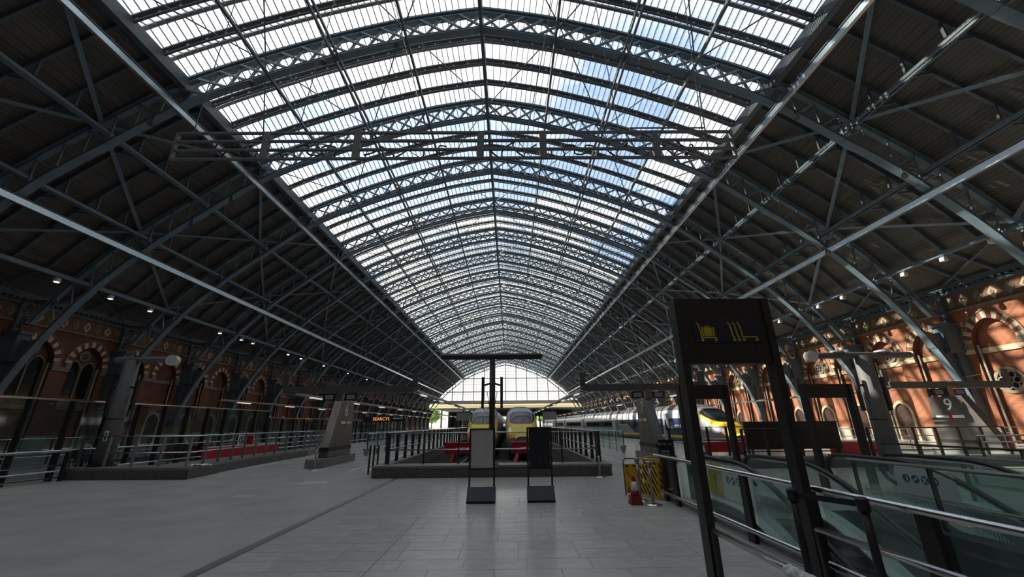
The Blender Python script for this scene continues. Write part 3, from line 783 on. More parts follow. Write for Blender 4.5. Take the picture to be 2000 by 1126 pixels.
# ---- central plinth round the head of the track well
t = thing('stone_plinth', 'low dark granite plinth with notched ends at the head of the track well', 'plinth', (1.3, 14.45, 0))
part('core', MB().prism([(x-1.3, z) for x, z in zig(-2.74, 5.33, 0, .30)], 1, .02, .9), PLINTH, t)
n = 6
for i in range(n):
    x0 = -2.64-1.3+i*7.86/n; part('cladding_panel', MB().box(x0+.003, x0+7.86/n-.003, 0, .03, .012, .288), PLINTH, t)
part('coping', MB().box(-4.02, 4.02, -.01, .9, .30, .37), COPING, t)
for x0, x1 in ((-2.74, -2.30), (4.90, 5.33)): part('side_kerb', MB().box(x0-1.3, x1-1.3, .9, 30, 0, .37), COPING, t)
railing('guard_railing', 'steel guard railing with slim posts along front of the central plinth', [(-2.36, 15.1), (4.95, 15.1)], .37, (.46, 1.02), 1.22, (.05, .05))
railing('guard_railing', 'steel guard railing with flat posts along the central plinth on the bar sign side', [(-2.5, 15.35), (-2.5, 44)], .37, (.46, 1.02), 1.3, (.12, .04))
railing('guard_railing', 'steel guard railing with flat posts along the central plinth on the blue train side', [(5.1, 15.35), (5.1, 44)], .37, (.46, 1.02), 1.3, (.12, .04))
# ---- masts
def mast(label, x, y, z0, r0, r1, zt, bx0, bx1, lamps, mat, sticker=False):
    t = thing('lamp_mast', label, 'mast', (x, y, z0)); H = zt-z0
    part('column', MB().path([(0, 0, 0), (0, 0, H*.4), (0, 0, H)], [r0, (r0+r1)/2, r1], 20), mat, t, smooth=True)
    part('base_plate', MB().lathe([(r0+.12, 0), (r0+.12, .04), (r0+.02, .05)], n=20), BRONZE, t)
    part('collar', MB().lathe([(r0*.62+r1*.4, H*.42), (r0*.62+r1*.4, H*.43)], n=20), BRONZE, t)
    b = part('cross_beam', MB().path([(bx0-x, 0, H+.02), (bx0-x+.08, 0, H+.02), (bx1-x-.08, 0, H+.02), (bx1-x, 0, H+.02)], [.07, .115, .115, .07], 12), mat, t, smooth=True)
    for s in (-1, 1):
        part('speaker_bracket', MB().bar((s*r1*.6, 0, H*.74), (s*(r1+.19), 0, H*.72), .08, .06), BRONZE, t)
        part('column_speaker', MB().box(s*(r1+.24)-.045, s*(r1+.24)+.045, -.06, .06, H*.50, H*.80), BRONZE, t)
        part('cable', MB().path([(s*(r1+.22), -.05, H*.52), (s*(r1+.13), -.06, H*.46), (s*r1*.9, -.08, H*.52), (s*(r1+.08), -.04, H*.66)], .012, 5), BLACK, t)
    for lx, kind in lamps:
        if kind == 'disc': part('lamp_head', MB().path([(lx-x-.02, .12, H-.02), (lx-x, -.14, H-.02)], [.19, .21], 18), M('pale_lamp_lens', (.55, .56, .55), .35), t)
        else: part('lamp_head', MB().lathe([(.05, 0), (.24, .03), (.22, .08), (.06, .12)], (lx-x, 0, H+.10), 14), M('pale_lamp_lens', (.55, .56, .55), .35), t)
    if sticker:
        s = part('notice', MB().box(.05, .19, -r0*.98-.02, -r0*.98-.01, .85, 1.2), WHITE, t)
        part('pictogram', MB().box(.08, .16, -r0*.98-.024, -r0*.98-.02, .9, 1.0).box(.09, .15, -r0*.98-.024, -r0*.98-.02, 1.04, 1.14), BLACK, s)
    return t
mast('slim dark lamp mast with long cross beam standing on the central plinth', 1.27, 14.72, .37, .105, .10, 4.02, -.63, 3.12, (), BRONZE)
mast('thick concrete lamp mast with white notice standing on dark corner plinth', -12.78, 15.6, .37, .30, .225, 4.15, -13.5, -11.15, ((-11.2, 'disc'),), CONC, True)
mast('thick concrete lamp mast with long cross beam beyond the escalators', 15.3, 15.0, 0, .33, .26, 4.0, 13.3, 17.25, ((13.35, 'disc'), (14.4, 'flat'), (16.1, 'flat')), CONC)
# ---- dark corner plinth with railing, glass screens
PL = [(-13.4, 14.93), (-9.02, 14.72), (-9.7, 19.05), (-9.95, 22.0), (-10.1, 25.4), (-11.3, 31.5), (-11.55, 31.5), (-11.0, 25.4), (-11.0, 15.8), (-13.4, 15.95)]
t = thing('stone_plinth', 'low dark granite corner plinth carrying the railing beside the glass screens', 'plinth', (-9.02, 14.72, 0))
q = [(p[0]+9.02, p[1]-14.72) for p in PL]
part('core', MB().prism(q, 2, 0, .29), PLINTH, t); part('coping', MB().prism(q, 2, .29, .37), COPING, t)
for a, b, n in ((PL[0], PL[1], 4), (PL[1], PL[2], 4), (PL[2], PL[3], 3), (PL[3], PL[4], 3), (PL[4], PL[5], 4)):
    a, b = V((*a, 0)), V((*b, 0)); d = (b-a).normalized(); nn = V((d.y, -d.x, 0))
    for i in range(n):
        p, q_ = a.lerp(b, i/n)+d*.004+nn*.012, a.lerp(b, (i+1)/n)-d*.004+nn*.012
        part('cladding_panel', MB().bar(p+V((0, 0, .15)), q_+V((0, 0, .15)), .03, .27), PLINTH, t, world=True)
railing('guard_railing', 'steel guard railing with flat slanting posts on the dark corner plinth', [(-13.3, 15.2), (-9.35, 15.05), (-9.95, 19.05), (-10.2, 22.0), (-10.35, 25.4), (-11.4, 31)], .37, (.46, 1.0), 1.05, (.10, .03), pm=STEEL_D)
cl = thing('crumpled_cloth', 'crumpled white plastic sheet lying on the corner plinth coping', 'sheet', (-9.2, 15.5, .37))
mb = MB(); random.seed(3)
gx, gy = 8, 4
for i in range(gx+1):
    for j in range(gy+1): mb.v.append((-.35+i*.09+random.uniform(-.02, .02), j*.08-.16, random.uniform(0, .05)))
for i in range(gx):
    for j in range(gy): a = i*(gy+1)+j; mb.f.append((a, a+gy+1, a+gy+2, a+1)); mb.mi.append(0)
part('sheet', mb, WHITE, cl)
nt_ = thing('warning_notice', 'white and red no entry notice fixed to the corner plinth railing', 'notice', (-10.05, 19.3, .9))
part('plate', MB().box(-.36, .36, -.075, -.06, 0, .42), WHITE, nt_)
part('red_panel', MB().box(.03, .34, -.082, -.075, .03, .39), RED, nt_)
mb = MB()
for i in range(20):
    a, b = 2*PI*i/20, 2*PI*(i+1)/20; mb.prism([(-.17+.10*math.cos(a), .21+.13*math.sin(a)), (-.17+.13*math.cos(a), .21+.16*math.sin(a)), (-.17+.13*math.cos(b), .21+.16*math.sin(b)), (-.17+.10*math.cos(b), .21+.13*math.sin(b))], 1, -.082, -.075)
mb.bar((-.25, -.079, .31), (-.09, -.079, .11), .006, .03, (0, 0, 1)); mb.box(-.19, -.15, -.08, -.075, .12, .3)
part('prohibition_symbol', mb, BLACK, nt_)
def screen(label, x, y0, y1, h, sp, mat, pw=.16, tilt=0., group=None):
    t = thing('glass_screen', label, 'glass screen', (x, y0, 0), 0, group); n = round((y1-y0)/sp)
    for i in range(n+1):
        y = (y1-y0)*i/n; ubar('post', (0, y, 0), (0, y, h), pw, .06, BRONZE, t, up=(0, 1, 0))
        if i < n: part('glass_pane', MB().box(-.008, .008, y+.05, y+(y1-y0)/n-.05, .12, h-.02), mat, t)
    part('top_rail', MB().box(-.05, .05, 0, y1-y0, h, h+.05), STEEL, t)
    for z in (.30, .95): part('handrail', MB().tube((.16, 0, z), (.16, y1-y0, z), .025), STEEL, t, smooth=True)
    return t
screen('tall tinted glass screen of dark posts standing behind the corner plinth railing', -13.6, 10.7, 26.7, 2.58, 1.333, GLASS_S, .20)
screen('lower tinted glass screen continuing along the unlit platform', -13.9, 27.5, 62, 2.2, 1.6, GLASS_S)
railing('guard_railing', 'low steel railing with two bright rails beside the tall glass screen', [(-13.2, 8.5), (-13.2, 14.7)], 0, (.12, .50, .92), 2.05, (.09, .09))
def gbal(label, x, y0, y1, h, sp, z0=0., cap=None, group=None, end=True):
    t = thing('glass_balustrade', label, 'balustrade', (x, y0, z0), 0, group); n = max(1, round((y1-y0)/sp))
    for i in range(n+1):
        y = (y1-y0)*i/n; ubar('post', (.05, y, 0), (.05, y, h), .05, .05, BRONZE, t, up=(0, 1, 0))
        if i < n: part('glass_pane', MB().box(-.01, .01, y+.03, y+(y1-y0)/n-.03, .05, h-.05), GLASS_G, t)
    part('handrail', MB().tube((0, 0, h), (0, y1-y0, h), .03), cap or STEEL, t, smooth=True)
    part('foot_rail', MB().tube((.18, 0, .38), (.18, y1-y0, .38), .03), STEEL, t, smooth=True)
    if end: part('end_bracket', MB().prism([(-.2, .38), (.2, .38), (.08, 0), (-.08, 0)], 1, -.03, .03), STEEL_D, t)
    return t
gbal('green glass balustrade on the platform of the orange lit bar sign', -6.5, 25.0, 80, 1.2, 1.83)
gbal('green glass balustrade beside the blue train behind the yellow barriers', 8.7, 25.5, 80, 1.2, 1.83)
gbal('green glass balustrade beyond the corner plinth near the unlit wall', -21.2, 12, 50, 1.2, 1.9)

# ---- numbered platform pillars
FIN = M('dark_brushed_pillar_steel', (.20, .19, .18), .34, .8, .2, 3, 0, .5, None, 0, (1, 1, .1)); DKB = M('dark_grey_beam', (.075, .075, .075), .55, 0, .15, 4)
def pillar(num, x, y0, y1, bx0, bx1, by, label, numside):
    t = thing('platform_pillar', label, 'pillar', (x, y0, 0)); L_ = y1-y0; tz = 2.78; th = .18
    part('plinth', MB().prism([(-.38, -.75), (0, -1.15), (.38, -.75), (.38, L_+.3), (-.38, L_+.3)], 2, 0, .33), COPING, t)
    part('foot', MB().prism([(-.02, .34), (L_+.02, .34), (L_+.0, .60), (.03, .60)], 0, -th-.02, th+.02), FIN, t)
    part('rubber_band', MB().prism([(-.0, .60), (L_+.04, .60), (L_+.04, .76), (.02, .76)], 0, -th-.03, th+.03), BLACK, t)
    part('fin', MB().prism([(.04, .76), (L_, .76), (L_-.12, tz), (L_*.36, tz)], 0, -th, th), FIN, t)
    sx = numside*(th+.004); rt = (0, -1, 0) if numside < 0 else (0, 1, 0)
    text('number', num, .82, (sx, L_*.62, 2.36), rt, (0, 0, 1), WHITE, t, .004)
    pl = part('notice_strip', MB().box(*sorted((sx, sx+.006*numside)), L_*.42, L_*.62, 1.75, 1.88), WHITE, t)
    part('notice_strip', MB().box(*sorted((sx, sx+.006*numside)), L_*.68, L_*.90, 1.75, 1.88), MATS['pale_lamp_lens'], t)
    part('help_point', MB().box(*sorted((sx, sx+.01*numside)), L_*.63, L_*.67, 1.6, 1.95), RED, t)
    part('neck', MB().box(-.14, .14, by-y0-.2, by-y0+.2, tz, 3.25), FIN, t)
    for s in (-1, 1):
        mo = part('monitor', MB().box(s*.52-.30, s*.52+.30, by-y0-.12, by-y0+.08, 2.82, 3.14), BLACK, t)
        part('screen', MB().box(s*.52-.2, s*.52+.2, by-y0-.125, by-y0-.12, 2.88, 3.08), M('faint_screen', (.02, .02, .025), .3, emit=(.5, .5, .55), estr=.05), mo)
    part('beam', MB().prism([(bx0-x, 3.26), (bx0-x+.1, 3.18), (bx1-x-.1, 3.18), (bx1-x, 3.26), (bx1-x, 3.50), (bx0-x, 3.50)], 1, by-y0-.16, by-y0+.16), DKB, t)
    part('stay_wire', MB().tube((bx0-x, by-y0, 4.05), (-.3, by-y0, 3.4), .012, 5), BLACK, t); part('stay_wire', MB().tube((bx1-x, by-y0, 4.05), (bx1-x, by-y0+9, 3.3), .012, 5), BLACK, t)
    for bx in (bx0, bx1): part('end_upright', MB().box(bx-x-.13, bx-x+.13, by-y0-.05, by-y0+.05, 3.4, 4.1), DKB, t)
    return t
PI6 = pillar('6', -6.32, 18.85, 21.45, -9.1, -2.75, 20.0, 'stainless steel platform pillar numbered 6 with wide cross beam', 1)
pillar('7', 8.72, 19.2, 21.6, 5.55, 11.55, 20.2, 'stainless steel platform pillar numbered 7 beside the escalators', -1)
PI9 = pillar('9', 23.8, 18.6, 21.3, 20.9, 27.1, 20.3, 'stainless steel platform pillar numbered 9 in front of the sunlit brick', -1)
def boom(label, x, z, y0, y1, lit):
    t = thing('lighting_boom', label, 'light boom', (x, y0, z)); L_ = y1-y0
    mb = MB()
    for dx in (-.16, .16): mb.box(dx-.04, dx+.04, 0, L_, -.05, .05)
    part('frame_rails', mb, STEEL_D, t, kind='stuff')
    mb = MB(); i = 0
    while i*1.4 < L_: mb.box(-.16, .16, i*1.4, i*1.4+.06, -.03, .03); i += 1
    part('rungs', mb, BRONZE, t, kind='stuff')
    i = 0
    while i*6+3 < L_ and i < 12:
        part('strip_light', MB().box(-.07, .07, i*6+2, i*6+3.3, -.11, -.05), M('lit_strip', (.8, .8, .75), .4, emit=(1, .95, .85), estr=.55) if lit else MATS['pale_lamp_lens'], t); i += 1
    return t
boom('slender lighting boom running from pillar 6 over the unlit side of the platform', -8.9, 3.2, 20.3, 120, True)
boom('slender lighting boom passing over the train behind the lamp mast', -2.9, 3.3, 20.3, 120, True)
boom('slender lighting boom passing beside the train behind the navy poster stand', 5.7, 3.3, 20.5, 120, True)
boom('slender lighting boom running from pillar 7 beside the blue train', 11.3, 3.2, 20.5, 120, True)
boom('slender boom of two rails spanning from pillar 9 along the sunlit wall', 21.1, 3.2, 20.6, 110, False)
boom('slender lighting boom passing high behind the glass screens', -16.5, 3.3, 26, 120, True)

# ---- poster stands
def stand(label, x0, x1, y, pm, h=1.57):
    c = (x0+x1)/2; w = (x1-x0)/2-.035; t = thing('poster_stand', label, 'poster stand', (c, y, 0))
    part('base', MB().prism([(-.05, 0), (.34, 0), (.30, .30), (.17, .31), (-.05, .055)], 0, -w-.035, w+.035), NAVY, t)
    for s in (-1, 1): part('upright', MB().box(s*w-.02, s*w+.02, .19, .24, .29, h), BLACK, t)
    part('poster', MB().box(-w+.03, w-.03, .20, .225, .70, h-.03), pm, t)
    f = MB(); f.box(-w, w, .185, .235, h-.035, h); f.box(-w, w, .185, .235, .66, .70); part('frame_bar', MB().box(-w, w, .185, .235, h-.035, h), BLACK, t); part('frame_bar', MB().box(-w, w, .185, .235, .66, .70), BLACK, t)
    return t
stand('upright poster stand with a blank grey panel on a sloping navy base', .92, 1.56, 9.84, POSTER)
stand('upright poster stand with a dark navy panel on a sloping navy base', 2.28, 2.90, 9.88, NAVY, 1.585)

# ---- trolley portal sign
t = thing('trolley_sign', 'tall dark portal sign with yellow luggage trolley pictograms', 'sign', (4.08, 5.0, 0))
for x in (0, 1.14): part('leg', MB().box(x-.045, x+.045, -.09, .09, 0, 3.18), BRONZE, t)
part('panel', MB().box(.045, 1.095, -.07, .05, 2.34, 3.18), BRONZE, t)
pn = part('navy_panel', MB().box(.155, 1.005, -.078, -.07, 2.60, 2.90), NAVYS, t)
yb = -.083
def pic(f): mb = MB(); f(mb); part('pictogram', mb.shift((.155, 0, 2.60)), YEL, pn)
def line(mb, pts, w=.014):
    for a, b in zip(pts, pts[1:]): mb.bar((a[0], -.081, a[1]), (b[0], -.081, b[1]), .006, w, (0, 0, 1) if abs(a[0]-b[0]) > abs(a[1]-b[1]) else (1, 0, 0))
def disc(mb, c, r): mb.prism([(c[0]+r*math.cos(2*PI*i/14), c[1]+r*math.sin(2*PI*i/14)) for i in range(14)], 1, -.084, -.078)
def p1(mb):
    line(mb, [(.05, .26), (.075, .235), (.095, .065), (.285, .065)]); disc(mb, (.10, .035), .018); disc(mb, (.27, .035), .018)
    mb.box(.105, .125, -.084, -.078, .085, .20); mb.box(.135, .235, -.084, -.078, .085, .195); mb.box(.245, .265, -.084, -.078, .085, .20); line(mb, [(.16, .195), (.16, .215), (.205, .215), (.205, .195)], .008)
pic(p1)
def p2(mb):
    for i in range(3):
        dx = .06*i; line(mb, [(.45+dx, .26), (.475+dx, .235), (.495+dx, .07), (.52+dx, .07)] if i < 2 else [(.45+dx, .26), (.475+dx, .235), (.495+dx, .07), (.80, .07)])
        disc(mb, (.505+dx, .035), .018)
    disc(mb, (.79, .035), .018)
pic(p2)
# rails that start at the sign's legs
railing('hand_rail', 'bright steel rail starting from the trolley sign leg next to open floor', [(4.08, 4.86), (4.08, 2.2)], 0, (.55,), 2.7, (.05, .05), rail_r=.032)
railing('hand_rail', 'bright steel rail starting from the trolley sign leg next to the void', [(5.2, 4.86), (5.2, 2.0)], 0, (.55,), 2.9, (.05, .05), rail_r=.032)
# plastic wrap tied round the rail
w = thing('plastic_wrap', 'crumpled clear plastic wrap tied round a bright steel rail', 'plastic wrap', (4.08, 3.5, .55)); w.scale = (.75, .75, .75); random.seed(11)
mb = MB(); n = 14
for i in range(13):
    y = -.16+i*.03
    for j in range(n):
        a = 2*PI*j/n; r = .044+random.uniform(0, .028); mb.v.append((r*math.cos(a), y, r*math.sin(a)-.01))
for i in range(12):
    for j in range(n): mb.f.append((i*n+j, i*n+(j+1) % n, (i+1)*n+(j+1) % n, (i+1)*n+j)); mb.mi.append(0)
part('wrap', mb, M('milky_plastic', (.62, .63, .62), .25, 0, .1, 30), w)
mb = MB(); k0 = 0
for i in range(9):
    for j in range(5): mb.v.append((-.045+random.uniform(-.02, .02)+.01*j, -.12+i*.025, -.05-j*.04+random.uniform(-.012, .012)))
for i in range(8):
    for j in range(4): a = i*5+j; mb.f.append((a, a+5, a+6, a+1)); mb.mi.append(0)
part('loose_end', mb, MATS['milky_plastic'], w)
# ---- balustrade along the edge of the void
t = thing('glass_balustrade', 'glass balustrade with two bright steel rails along the edge of the escalator void', 'balustrade', (5.42, 10.4, 0))
py = [-.45, -1.1, -2.45, -3.8, -5.2, -6.6, -8.0, -9.4]
for y in py: part('post', MB().prism([(y-.09, 0), (y+.09, 0), (y+.075, .9), (y-.075, .9)], 0, -.02, .04), BRONZE, t)
for a, b in zip(py, py[1:]): part('glass_pane', MB().box(.07, .085, b+.1, a-.1, .12, .86), GLASS_G, t)
for z, r in ((.92, .034), (.17, .034)): part('rail', MB().path([(0.35, .0, z), (-.03, 0, z), (-.03, -.06, z), (-.03, -9.6, z)], r, 10), STEEL, t, smooth=True)
for i, z in enumerate((.02, .06)): part('kick_rail', MB().box(.05, .09, -9.6, -.3, z, z+.025), STEEL_D, t)
# ---- escalators
def escalator(label, xc, ytop, group):
    t = thing('escalator', label, 'escalator', (xc, ytop, 0), 0, group); hw = .50; sl = math.tan(R(30)); ylen = 8.0
    def zl(y):   # step line; y <= 0 goes down
        if y > -.2: return 0.
        if y > -1.6: return -((-(y+.2))**2)*sl/2.8
        return -(1.4*sl/2)-(-y-1.6)*sl
    ysamp = [1.1, .8, .4, 0]+[-.2-.14*i for i in range(1, 11)]+[-1.6-.8*i for i in range(1, 9)]
    for sd_, sx in (('l', -1), ('r', 1)):
        x = sx*(hw+.10)
        hr = [(x, y, zl(y)+.95) for y in ysamp]
        hr = [(x, 1.22, .35), (x, 1.42, .45), (x, 1.52, .65), (x, 1.44, .85), (x, 1.25, .94)]+hr
        part('handrail', MB().path(hr, .042, 8), BLACK, t, smooth=True)
        part('handrail_track', MB().path([(p[0], p[1], p[2]-.05) for p in hr[5:]], .022, 6), STEEL, t, smooth=True)
        # glass panels
        cuts = [1.45, .6, -.4, -1.6, -3.0, -4.4, -5.8, -7.2]
        for a, b in zip(cuts, cuts[1:]):
            n = 6; yy = [a+(b-a)*i/n-(.012 if i == n else 0) for i in range(n+1)]
            top = [(y, zl(y)+.90) for y in yy]; bot = [(y, zl(y)+.22) for y in yy]
            if a == 1.45: top[0] = (1.32, .88); bot[0] = (1.32, .3)
            part('glass_panel', MB().prism(bot+top[::-1], 0, x-.006, x+.006), GLASS_G, t)
        if sx < 0:
            fb = MB(); yq = 1.1
            while yq > -6.5:
                fb.add([(x-.009, yq, zl(yq)+.24), (x-.009, yq-.022, zl(yq-.022)+.24), (x-.009, yq-.022, zl(yq-.022)+.46), (x-.009, yq, zl(yq)+.46)], [(0, 1, 2, 3)]); yq -= .045
            part('frit_band', fb, M('pale_frit_print', (.50, .58, .56), .6), t, kind='stuff')
        sk = MB(); yy = ysamp
        for a, b in zip(yy, yy[1:]):
            sk.prism([(a, zl(a)-.1), (b, zl(b)-.1), (b, zl(b)+.2), (a, zl(a)+.2)], 0, x-.05, x+.03 if sx < 0 else x+.05)
        part('skirt_panel', sk, STEEL_D, t)
        dk = MB()
        for a, b in zip(yy, yy[1:]): dk.prism([(a, zl(a)+.20), (b, zl(b)+.20), (b, zl(b)+.225), (a, zl(a)+.225)], 0, x-.17, x+.17)
        part('deck_cover', dk, M('satin_aluminium', (.60, .63, .62), .4, .25), t)
        tr_ = MB()
        for a, b in zip(yy, yy[1:]): tr_.prism([(a, zl(a)-1.0), (b, zl(b)-1.0), (b, zl(b)+.2), (a, zl(a)+.2)], 0, *(sorted((x+.06*sx, x+.14*sx))))
        part('side_cladding', tr_, M('grey_truss_cladding', (.17, .18, .18), .4, .3) if sx < 0 else M('pale_cladding', (.40, .43, .42), .4, .3), t)
    y = -.3
    sm_ = MB().box(-hw, hw, -.40, 0, -.05, 0); 
    for j in range(14): sm_.box(-hw+.03+j*.07, -hw+.06+j*.07, -.40, 0, 0, .012)
    sm_.box(-hw, hw, -.405, -.39, -.22, 0); SM = sm_.mesh('step', M('grooved_step_metal', (.16, .165, .165), .4, .6))
    while y > -7.6:
        link('step', SM, t, (0, y, zl(y-.2))); y -= .405
    part('comb_plate', MB().box(-hw, hw, -.3, 1.2, .004, .02), STEEL_D, t)
    part('comb_edge', MB().box(-hw, hw, -.34, -.3, .0, .022), YEL, t)
    return t
e1 = escalator('escalator going down next to the void edge balustrade, yellow comb edge', 6.68, 8.35, 'escalators going down')
e2 = escalator('escalator going down on the far side of the void, with white safety panel', 9.75, 8.3, 'escalators going down')
# safety panels on the glass of the escalators
def safety(label, x, y0, y1, z0, z1, icons, title, group=None):
    t = thing('safety_panel', label, 'notice', (x-.012, y1, z0)); h = z1-z0
    pl = [(-(y1-y0), 0), (0, 0), (0, h*.8), (-.06, h), (-(y1-y0), h)]
    part('panel', MB().prism(pl, 0, -.004, .0), M('white_film', (.62, .65, .64), .5), t)
    for i in range(icons):
        yc = -.22-i*.17; mb = MB().prism([(yc+.068*math.cos(2*PI*j/16), h*.56+.068*math.sin(2*PI*j/16)) for j in range(16)], 0, -.008, -.004)
        ic = part('icon_disc', mb, M('icon_blue', (.02, .03, .12), .5), t)
        if i == 0: g = MB().box(-.011, -.008, yc-.03, yc+.0, h*.56-.04, h*.56+.02).box(-.011, -.008, yc-.02, yc-.01, h*.56+.02, h*.56+.045)
        elif i == 1: g = MB().bar((-.0095, yc-.04, h*.56+.03), (-.0095, yc+.04, h*.56-.03), .003, .03, (0, 0, 1))
        elif i == 2: g = MB().bar((-.0095, yc-.04, h*.56+.04), (-.0095, yc+.04, h*.56-.04), .003, .02, (0, 0, 1)).bar((-.0095, yc-.04, h*.56-.04), (-.0095, yc+.04, h*.56+.04), .003, .02, (0, 0, 1))
        else: g = MB().bar((-.0095, yc-.045, h*.56-.01), (-.0095, yc+.045, h*.56+.0), .003, .025, (0, 0, 1)).bar((-.0095, yc-.045, h*.56-.01), (-.0095, yc-.01, h*.56+.03), .003, .014, (0, 0, 1))
        part('icon_symbol', g, MATS['white_film'], ic)
    if title: text('title', title, .09, (-.006, -(y1-y0)*.5, h*.80), (0, -1, 0), (0, 0, 1), BLACK, t, .001)
    return t
safety('white safety panel with four round blue icons on far escalator glass', 9.13, 7.05, 8.12, .40, .87, 4, None)
safety('white panel titled Escalator Safety on the near escalator glass', 6.06, 7.45, 8.5, .28, .88, 3, 'Escalator Safety')
t = thing('yellow_panel', 'plain yellow warning film on the near escalator newel glass', 'notice', (6.05, 8.52, .28)); part('film', MB().prism([(0, 0), (.55, 0), (.62, .1), (.55, .52), (.45, .58), (0, .58)], 0, -.006, .0), M('dull_yellow_film', (.50, .42, .06), .5), t); part('figure', MB().box(-.009, -.006, .22, .32, .1, .4), M('dark_yellow_print', (.20, .17, .03), .5), t)
# fritted dot band on the far escalator glass
# portals over the escalator heads
def portal(label, x, y, w=1.14, h=2.53):
    t = thing('portal_sign', label, 'sign', (x, y, 0), 0, 'dark portals over the escalator heads')
    for xx_ in (0, w): part('leg', MB().box(xx_-.045, xx_+.045, -.09, .09, 0, h), BRONZE, t)
    part('panel', MB().box(.045, w-.045, -.06, .06, h-.33, h), BRONZE, t)
    return t
portal('plain dark portal sign over the head of the near escalator', 6.12, 10.12); portal('plain dark portal sign over the head of the far escalator', 9.2, 10.1)
gbal('glass balustrade with grey rail along the far side of the escalator void', 11.35, -2.0, 9.0, .92, 1.6, 0, STEEL_D)
gbal('glass balustrade with grey rail on the dark wall between the two escalators', 8.72, 1.0, 8.6, .93, 1.5, 0, STEEL_D, None, False)
t = thing('direction_sign', 'navy Way out and Sortie direction sign above the near escalator newel', 'sign', (5.83, 10.7, 0))
part('post', MB().tube((0, 0, 0), (0, 0, .9), .025), BRONZE, t); pb = part('panel', MB().box(-.19, .19, -.02, .02, .86, 1.25), NAVYS, t)
text('lettering', 'Way out', .085, (.0, -.022, 1.15), (1, 0, 0), (0, 0, 1), YEL, pb, .001); text('lettering', 'Sortie', .085, (-.04, -.022, .98), (1, 0, 0), (0, 0, 1), WHITE, pb, .001)
part('symbol', MB().box(-.185, -.155, -.024, -.02, 1.12, 1.18), YEL, pb)
t = thing('newel_pillar', 'dark newel pillar with steel cap at the end of the void balustrade', 'post', (5.72, 10.42, 0))
part('shaft', MB().box(-.10, .10, .0, .16, 0, .86), BRONZE, t); part('cap', MB().lathe([(.03, .86), (.16, .87), (.16, .89), (.03, .90)], (0, .08, 0), 16), STEEL, t)
# ---- belt stanchions
def stanchion(label, x, y, h=.88, mat=None, group=None, base=True):
    t = thing('belt_stanchion', label, 'stanchion', (x, y, 0), 0, group)
    part('base', MB().lathe([(.19, 0), (.19, .015), (.06, .03), (.03, .04)], n=24), STEEL, t, smooth=True)
    part('post', MB().tube((0, 0, .03), (0, 0, h), .034, 14), mat or BRONZE, t, smooth=True)
    part('belt_head', MB().lathe([(.05, h-.10), (.05, h), (.03, h+.015)], n=14), mat or BLACK, t)
    return t
stanchion('grey belt stanchion with shiny round base beside the striped barrier', 4.94, 9.45, .84, STEEL_D)
stanchion('grey belt stanchion standing right behind the traffic cone', 4.83, 9.95, .88, STEEL_D)
stanchion('grey belt stanchion on the concourse in front of plinth end', 4.83, 14.2, .62, STEEL_D)
stanchion('black belt stanchion beside the trolley sign with belt clip', 4.75, 4.45, 1.0, BLACK); bs_ = stanchion('black belt stanchion with its belt pulled out to the other black one', 5.0, 3.9, 1.0, BLACK)
part('retractable_belt', MB().bar((5.0, 3.9, .955), (4.75, 4.45, .955), .006, .05), BLACK, bs_, world=True)
stanchion('grey belt stanchion beside plinth of platform pillar 6', -5.9, 17.25, .9, STEEL_D)
# three short bollards at plinth corner
for i, x in enumerate((-2.45, -2.33, -2.21)):
    t = thing('short_post', 'short dark post in a row of three by the notched plinth corner', 'post', (x-.75, 15.6+i*.1, 0), 0, 'three short posts by the plinth'); part('post', MB().tube((0, 0, 0), (0, 0, .95), .035, 10), BRONZE, t); part('cap', MB().tube((0, 0, .95), (0, 0, .97), .042, 10), BLACK, t)
